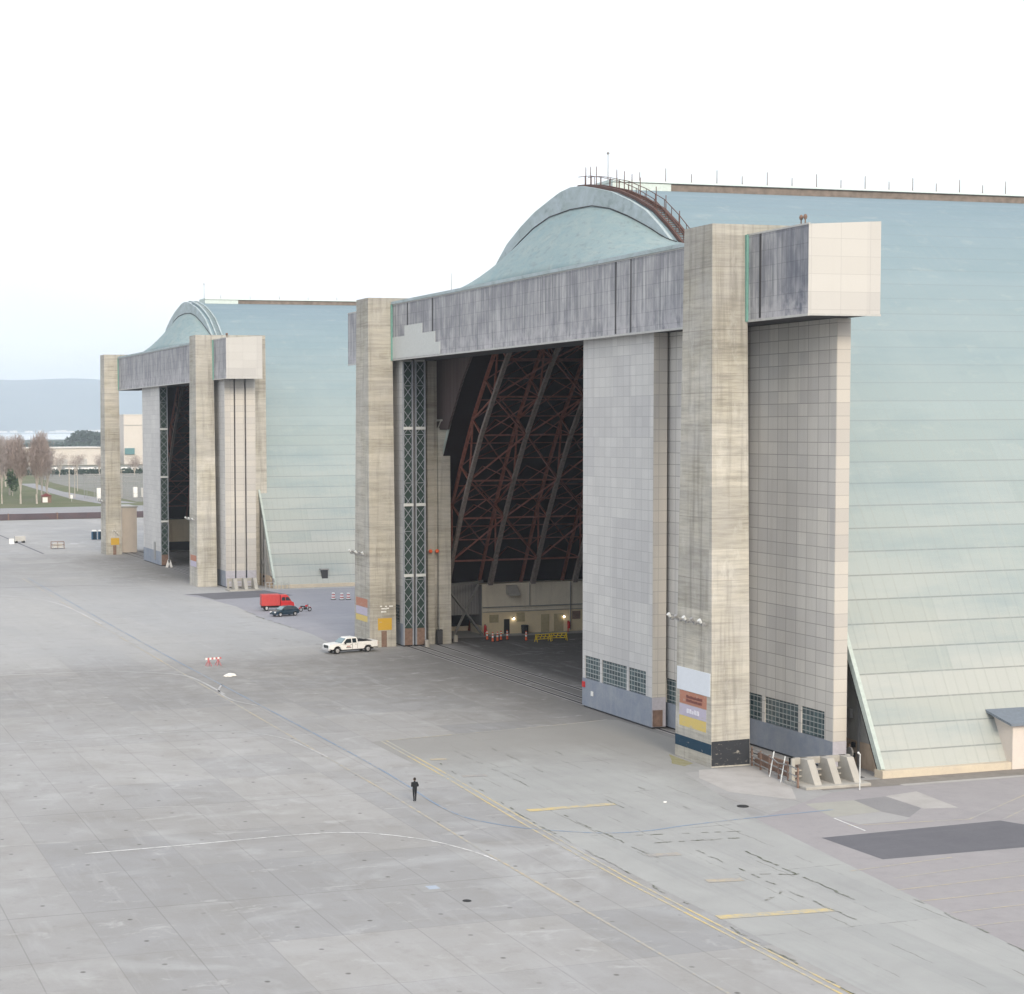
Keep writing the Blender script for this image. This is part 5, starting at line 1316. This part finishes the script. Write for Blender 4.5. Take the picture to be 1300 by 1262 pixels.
for i, (x, y, h, r, zb, lb, mt, n) in enumerate(specs): twig_tree('bare_tree', lb, x, y, h - 2.2, r, zb, 11 + i, mt, n, G, .4 if i != 0 else .3)
specs = [(109, 905, 13, 8, 3, 'round brown bare tree in front of the long white building, left one', 1600), (122, 900, 12.5, 6, 3, 'round brown bare tree in front of the long white building, beside the farthest pier', 1300), (95, 880, 14, 8, 3, 'loose grey bare tree left of the round brown ones', 1100),
         (84, 860, 15, 6, 3, 'thin grey bare tree right behind the tall row', 900), (141, 890, 12, 7, 2, 'brown bare tree seen in the gap between farthest pier and doors', 1500), (160, 900, 12, 7, 2, 'brown bare tree mostly behind the far door leaf', 1000)]
for i, (x, y, h, r, zb, lb, n) in enumerate(specs): twig_tree('bare_tree', lb, x, y, h, r, zb, 41 + i, 'twig' if i % 2 == 0 else 'twig2', n, 'smaller bare trees in front of the white building', .35)
def leafy(name, label, x, y, z, rx, ry, rz, n, mat, seed, sz=.6, cat='bush', group=None):
    rnd = random.Random(seed); T = thing(name, label, cat, (x, y, 0), 0, group)
    m = MB(); m.tube((0, 0, 0), (0, 0, z), .2 * sz, .1 * sz, 6); m.build('trunk', 'bark', T, world=False)
    lobes = [(rnd.uniform(-.6, .6) * rx, rnd.uniform(-.6, .6) * ry, z + rnd.uniform(-.35, .5) * rz, rnd.uniform(.4, .65)) for _ in range(9)]
    m = MB()
    for i in range(n):
        lx, ly, lz, k = rnd.choice(lobes); v = Vector((rnd.gauss(0, 1), rnd.gauss(0, 1), rnd.gauss(0, 1))).normalized() * (rnd.random() ** .4)
        p = Vector((lx + v.x * rx * k, ly + v.y * ry * k, max(.1, lz + v.z * rz * k)))
        a = Vector((rnd.gauss(0, 1), rnd.gauss(0, 1), rnd.gauss(0, 1))).normalized() * sz * .5; b = a.orthogonal().normalized() * sz * .4
        m.add([p - a, p + b, p + a, p - b], [(0, 1, 2, 3)])
    m.build('crown', mat, T, recalc=False, world=False); return T
leafy('evergreen_tree', 'round green tree low between the bare trunks at left', 28.6, 602, 6.5, 3.2, 3.2, 5, 900, 'leaf', 3, 1.0, 'tree')
leafy('evergreen_tree', 'big dark evergreen clump at the shore left of the farthest pier', 432, 2600, 10, 34, 20, 13, 2600, 'leafdark', 5, 5.0, 'tree')
rnd = random.Random(8); m = MB()
for i in range(5200):
    x = rnd.uniform(-200, 1100); y = rnd.uniform(2300, 2700); h = 5.5 + 2.5 * math.sin(x / 30) + 1.5 * math.sin(x / 11)
    p = Vector((x, y, rnd.uniform(0, max(2, h)))); a = Vector((rnd.gauss(0, 1), rnd.gauss(0, 1), rnd.gauss(0, 1))).normalized() * 3.2; b = a.orthogonal().normalized() * 2.5
    m.add([p - a, p + b, p + a, p - b], [(0, 1, 2, 3)])
tag(m.build('tree_belt', 'leafdark', recalc=False), 'low dark belt of trees in front of the bay', 'trees', kind='stuff')
m = MB()
for i in range(2600):
    x = rnd.uniform(66, 240); y = rnd.uniform(915, 945); h = 2.6
    p = Vector((x, y, rnd.uniform(0, h))); a = Vector((rnd.gauss(0, 1), rnd.gauss(0, 1), rnd.gauss(0, 1))).normalized() * .8; b = a.orthogonal().normalized() * .7
    m.add([p - a, p + b, p + a, p - b], [(0, 1, 2, 3)])
tag(m.build('hedge', 'leafdark', recalc=False), 'dark hedge line in front of the parked white vans', 'hedge')
# low maroon wall along the apron edge
WL = thing('perimeter_wall', 'long low maroon blast wall across the far edge of the apron', 'wall', (0, 410, 0))
m = MB()
for i in range(48):
    x0 = -300 + i * 15; y0_ = 402 + (x0 + 300) * .022
    m.hexa([(x0, y0_, 0), (x0 + 14.8, y0_ + .32, 0), (x0 + 14.8, y0_ + 1.1, 0), (x0, y0_ + .8, 0), (x0, y0_, 1.85), (x0 + 14.8, y0_ + .32, 1.85), (x0 + 14.8, y0_ + 1.1, 1.85), (x0, y0_ + .8, 1.85)])
m.build('wall_panel', 'maroon', WL)
m = MB()
for i in range(48):
    x0 = -300.2 + i * 15; y0_ = 401.8 + (x0 + 300) * .022; m.box(x0, x0 + .35, y0_, y0_ + 1.3, 0, 2.0)
m.build('wall_post', 'rustbrown', WL)
# red shed with white door
T = thing('garden_shed', 'small dark red shed with white front on the lawn', 'shed', (31.2, 531, 0))
m = MB(); m.box(-1.7, 1.7, -1.2, 1.2, 0, 2.5); m.build('wall', M['rustbrown'], T, world=False)
m = MB(); m.prism([(-2.0, 2.4), (2.0, 2.4), (1.7, 2.6), (0, 3.5), (-1.7, 2.6)], 'y', -1.5, 1.5); m.build('roof', flat('maroon_roof', (.18, .05, .05), .8), T, world=False)
m = MB(); m.box(-1.6, .3, -1.28, -1.2, .1, 2.0); m.build('door', 'whitematt', T, world=False)
def yellow_sign(x, y, h, lb):
    T = thing('utility_marker', lb, 'sign', (x, y, 0)); m = MB(); m.box(-.08, .08, -.08, .08, 0, h * .5); m.build('post', 'frame', T, world=False)
    m = MB(); m.box(-.5, .5, -.1, .1, h * .45, h); m.build('board', 'whitematt', T, world=False)
yellow_sign(41.5, 535, 2.6, 'small white sign at the corner of lawn and path')
# utility poles and switchgear
for i, (x, y, h, lb) in enumerate(((44.9, 560, 13, 'wooden utility pole left of the switchgear yard'), (48.2, 566, 12, 'wooden utility pole nearest the path'), (50.3, 590, 12, 'wooden utility pole behind the path'), (62.5, 640, 14, 'wooden utility pole deep in the yard'), (66.0, 560, 11.5, 'wooden utility pole seen past the farthest pier'))):
    T = thing('utility_pole', lb, 'pole', (x, y, 0), .1 * i, 'utility poles around the yard'); m = MB(); m.tube((0, 0, 0), (0, 0, h), .16, .1, 8); m.build('pole', 'bark', T, world=False)
    m = MB(); m.beam((-1.1, 0, h - .7), (1.1, 0, h - .7), .12); m.build('crossarm', 'bark', T, world=False)
for i, (x, y, s, lb) in enumerate(((55.0, 551, 1, 'tall white transformer tank, left of the twin pair'), (57.2, 551, 1, 'tall white transformer tank, right of the twin pair'), (60.5, 553, .8, 'grey switchgear box right of the twin tanks'), (70.5, 556, 1, 'white tank seen between farthest pier and doors'), (73.5, 556, .9, 'second white tank seen between farthest pier and doors'))):
    T = thing('transformer', lb, 'transformer', (x, y, 0), 0, 'switchgear in the fenced yard')
    m = MB(); m.box(-.8 * s, .8 * s, -.7, .7, .3, 4.4 * s); m.build('tank', 'whitematt' if s == 1 else 'frame', T, world=False, bevel=.1)
    m = MB()
    for k in (-.5, 0, .5): m.tube((k * s, 0, 4.4 * s), (k * s, 0, 5.3 * s), .09, .06, 8)
    m.build('insulator', 'steel', T, world=False)
T = thing('steel_gantry', 'spidery steel gantry over the switchgear yard', 'gantry', (58, 560, 0))
for x in (-6, -2, 2, 6, 10, 15):
    for yy in (0, 6): m = MB(); m.tube((x, yy, 0), (x, yy, 9.5), .12, .1, 6); m.build('column', 'steel', T, world=False)
m = MB()
for x in (-6, -2, 2, 6, 10, 15): m.beam((x, 0, 8.5), (x, 6, 8.5), .12)
for z in (6.5, 8.5, 9.5): m.beam((-6, 0, z), (15, 0, z), .12); m.beam((-6, 6, z), (15, 6, z), .12)
m.build('crossbar', 'steel', T, world=False)
T = thing('chain_link_fence', 'thin chain-link fence round the switchgear yard', 'fence', (50, 545, 0)); m = MB()
for i in range(40): m.tube((i * 2.5, 0, 0), (i * 2.5, 0, 2.4), .05, .05, 5)
for z in (1.2, 2.35): m.beam((0, 0, z), (97.5, 0, z), .05)
m.build('post', 'steel', T, world=False)
m = MB()
for i in range(0, 195): m.beam((i * .5, 0, .05), (i * .5 + 2.0, 0, 2.35), .012); m.beam((i * .5 + 2.0, 0, .05), (i * .5, 0, 2.35), .012)
m.build('mesh', 'steel', T, world=False)
# parked white vans
vx = [(114.5, 962, 'white van, leftmost in the parked row beyond the hedge'), (119.5, 966, 'white van, second from the left beyond the hedge'), (124.5, 962, 'white van, third from the left beyond the hedge'), (129.5, 966, 'white van, fourth from the left beyond the hedge'), (134.5, 962, 'white van half hidden by the farthest pier'), (150, 962, 'white van seen through the gap beside the far doors'), (156.5, 962, 'white van against the edge of the far door leaf'), (109, 980, 'white van behind the left end of the parked row')]
VN = None
for x, y, lb in vx:
    if VN is None:
        VN = thing('camper_van', lb, 'van', (x, y, 0), .05, 'white vans parked beyond the hedge')
        m = MB(); prof_body(m, [(-2.3, .45, 1.1), (-2.3, 3.1, 1.05), (1.2, 3.15, 1.05), (1.9, 2.4, 1.05), (2.3, 1.4, 1.05), (2.4, .5, 1.1)]); m.build('body', 'white', VN, world=False, bevel=.08)
        m = MB(); m.box(-1.8, -.3, -1.13, -1.08, 1.7, 2.4); m.box(.2, 1.3, -1.13, -1.08, 1.6, 2.3); m.build('side_window', 'glass', VN, world=False)
        for xx in (-1.4, 1.5): m = MB(); m.tube((xx, -1.12, .4), (xx, -.85, .4), .4, .4, 12); m.build('wheel', 'black', VN, world=False)
    else:
        c_ = copy_tree(VN); c_.location = (x, y, 0); c_['label'] = lb
# long white building and big beige one
T = thing('warehouse', 'long low white warehouse beyond the bare trees', 'building', (150, 1195, 0))
m = MB(); m.box(30, 181, 1190, 1240, 0, 12.6); m.build('wall', 'farwall', T); m = MB(); m.box(29, 181.6, 1189, 1241, 12.6, 13.4); m.build('roof', 'farroof', T)
for i in range(9): m = MB(); m.box(40 + i * 15, 48 + i * 15, 1189.5, 1190, 0, 4.5); m.build('loading_door', 'frame', T)
T = thing('assembly_hall', 'tall windowless beige hall seen past the farthest pier', 'building', (210, 1200, 0))
m = MB(); m.box(196.5, 290, 1190, 1212, 0, 37.4); m.build('wall', 'farwall', T); m = MB(); m.box(196.3, 290.3, 1189.7, 1212.3, 37.4, 38.0); m.build('parapet', 'farroof', T)
m = MB(); m.box(196.6, 290, 1189.8, 1190, 29.4, 29.9); m.build('string_course', 'steel', T); m = MB(); m.box(197, 204.5, 1188.5, 1190, 7.6, 12.3); m.build('window_band', 'teal', T)

# ------------------------------------------------------------------ haze
m = MB(); m.box(-9200, 13200, -2700, 16700, -1.5, 560)
hz = m.build('haze', [], None); hz.data.materials.clear()
hm = bpy.data.materials.new('haze_air'); hm.use_nodes = True; nt = hm.node_tree
for n_ in list(nt.nodes):
    if n_.type == 'BSDF_PRINCIPLED': nt.nodes.remove(n_)
pv = nt.nodes.new('ShaderNodeVolumePrincipled'); pv.inputs['Color'].default_value = (.79, .89, 1, 1); pv.inputs['Density'].default_value = 1.0e-4; pv.inputs['Anisotropy'].default_value = .2
nt.links.new(pv.outputs[0], [n_ for n_ in nt.nodes if n_.type == 'OUTPUT_MATERIAL'][0].inputs['Volume'])
hz.data.materials.append(hm); tag(hz, 'thin pale blue air over the bay', 'haze', kind='stuff')

# ------------------------------------------------------------------ light
SUN_EL, SUN_AZ = 24.0, None
sd = Vector((-.10, -.99, 0)).normalized()          # horizontal direction towards the sun
az = math.atan2(sd.x, sd.y)
w = bpy.data.worlds.new('World'); SC.world = w; w.use_nodes = True
nt = w.node_tree; bg = nt.nodes['Background']
sky = nt.nodes.new('ShaderNodeTexSky'); sky.sky_type = 'NISHITA'; sky.sun_disc = False
sky.sun_elevation = R(SUN_EL); sky.sun_rotation = az % (2 * math.pi)
sky.air_density = 1.0; sky.dust_density = 3.0; sky.ozone_density = 1.0
tc = nt.nodes.new('ShaderNodeTexCoord'); cn = nt.nodes.new('ShaderNodeTexNoise'); cn.inputs['Scale'].default_value = 2.2; cn.inputs['Detail'].default_value = 5
mp = nt.nodes.new('ShaderNodeMapping'); mp.inputs['Scale'].default_value = (1, 1, 3.5); nt.links.new(tc.outputs['Generated'], mp.inputs[0]); nt.links.new(mp.outputs[0], cn.inputs['Vector'])
mr = nt.nodes.new('ShaderNodeMapRange'); nt.links.new(cn.outputs['Fac'], mr.inputs[0])
for i_, v_ in enumerate((.35, .65, .66, .96)): mr.inputs[i_ + 1].default_value = v_
veil = nt.nodes.new('ShaderNodeMix'); veil.data_type = 'RGBA'; nt.links.new(mr.outputs[0], veil.inputs[0]); nt.links.new(sky.outputs[0], veil.inputs[6]); veil.inputs[7].default_value = (6.7, 6.8, 7.0, 1)   # thin high cloud veil over the blue
nt.links.new(veil.outputs[2], bg.inputs['Color']); bg.inputs['Strength'].default_value = .122
sl = bpy.data.lights.new('sun', 'SUN'); sl.energy = 1.5; sl.angle = R(18); sl.color = (1, .88, .70)
so = bpy.data.objects.new('sun', sl); COL.objects.link(so)
dirv = Vector((sd.x * math.cos(R(SUN_EL)), sd.y * math.cos(R(SUN_EL)), math.sin(R(SUN_EL))))
so.rotation_euler = dirv.to_track_quat('Z', 'Y').to_euler(); so.location = (0, 0, 200)

# ------------------------------------------------------------------ camera
f_, cx_, cy_, yaw, pitch, roll = 2232.6996, 350.0, 664.8766, .2884, .0551, -.007
PX = [-125.8881, -73.9479, 27.814]
cyw, syw, cp, sp = math.cos(yaw), math.sin(yaw), math.cos(pitch), math.sin(pitch)
# columns in (along-doors, into-hangar, up) swapped to Blender x = into hangar, y = along doors
fw = Vector((syw * cp, cyw * cp, -sp)); right = Vector((cyw, -syw, 0)); up = Vector((syw * sp, cyw * sp, cp))
Rr = right * math.cos(roll) + up * math.sin(roll); Uu = -right * math.sin(roll) + up * math.cos(roll)
cd = bpy.data.cameras.new('camera'); co = bpy.data.objects.new('camera', cd); COL.objects.link(co)
mt = Matrix(((Rr.x, Uu.x, -fw.x, PX[1]), (Rr.y, Uu.y, -fw.y, PX[0]), (Rr.z, Uu.z, -fw.z, PX[2]), (0, 0, 0, 1)))
co.matrix_world = mt
cd.sensor_width = 36; cd.sensor_fit = 'HORIZONTAL'; cd.lens = f_ / 1300 * 36
cd.shift_x = (650 - cx_) / 1300; cd.shift_y = (cy_ - 631) / 1300
cd.clip_start = .5; cd.clip_end = 60000
SC.camera = co
SC.view_settings.view_transform = 'Standard'; SC.view_settings.look = 'None'
SC.view_settings.exposure = 0.80; SC.view_settings.gamma = 1; SC.view_settings.use_curve_mapping = False
SC.cycles.volume_step_rate = 1; SC.cycles.max_bounces = 8; SC.cycles.volume_bounces = 1
SC.cycles.use_denoising = True
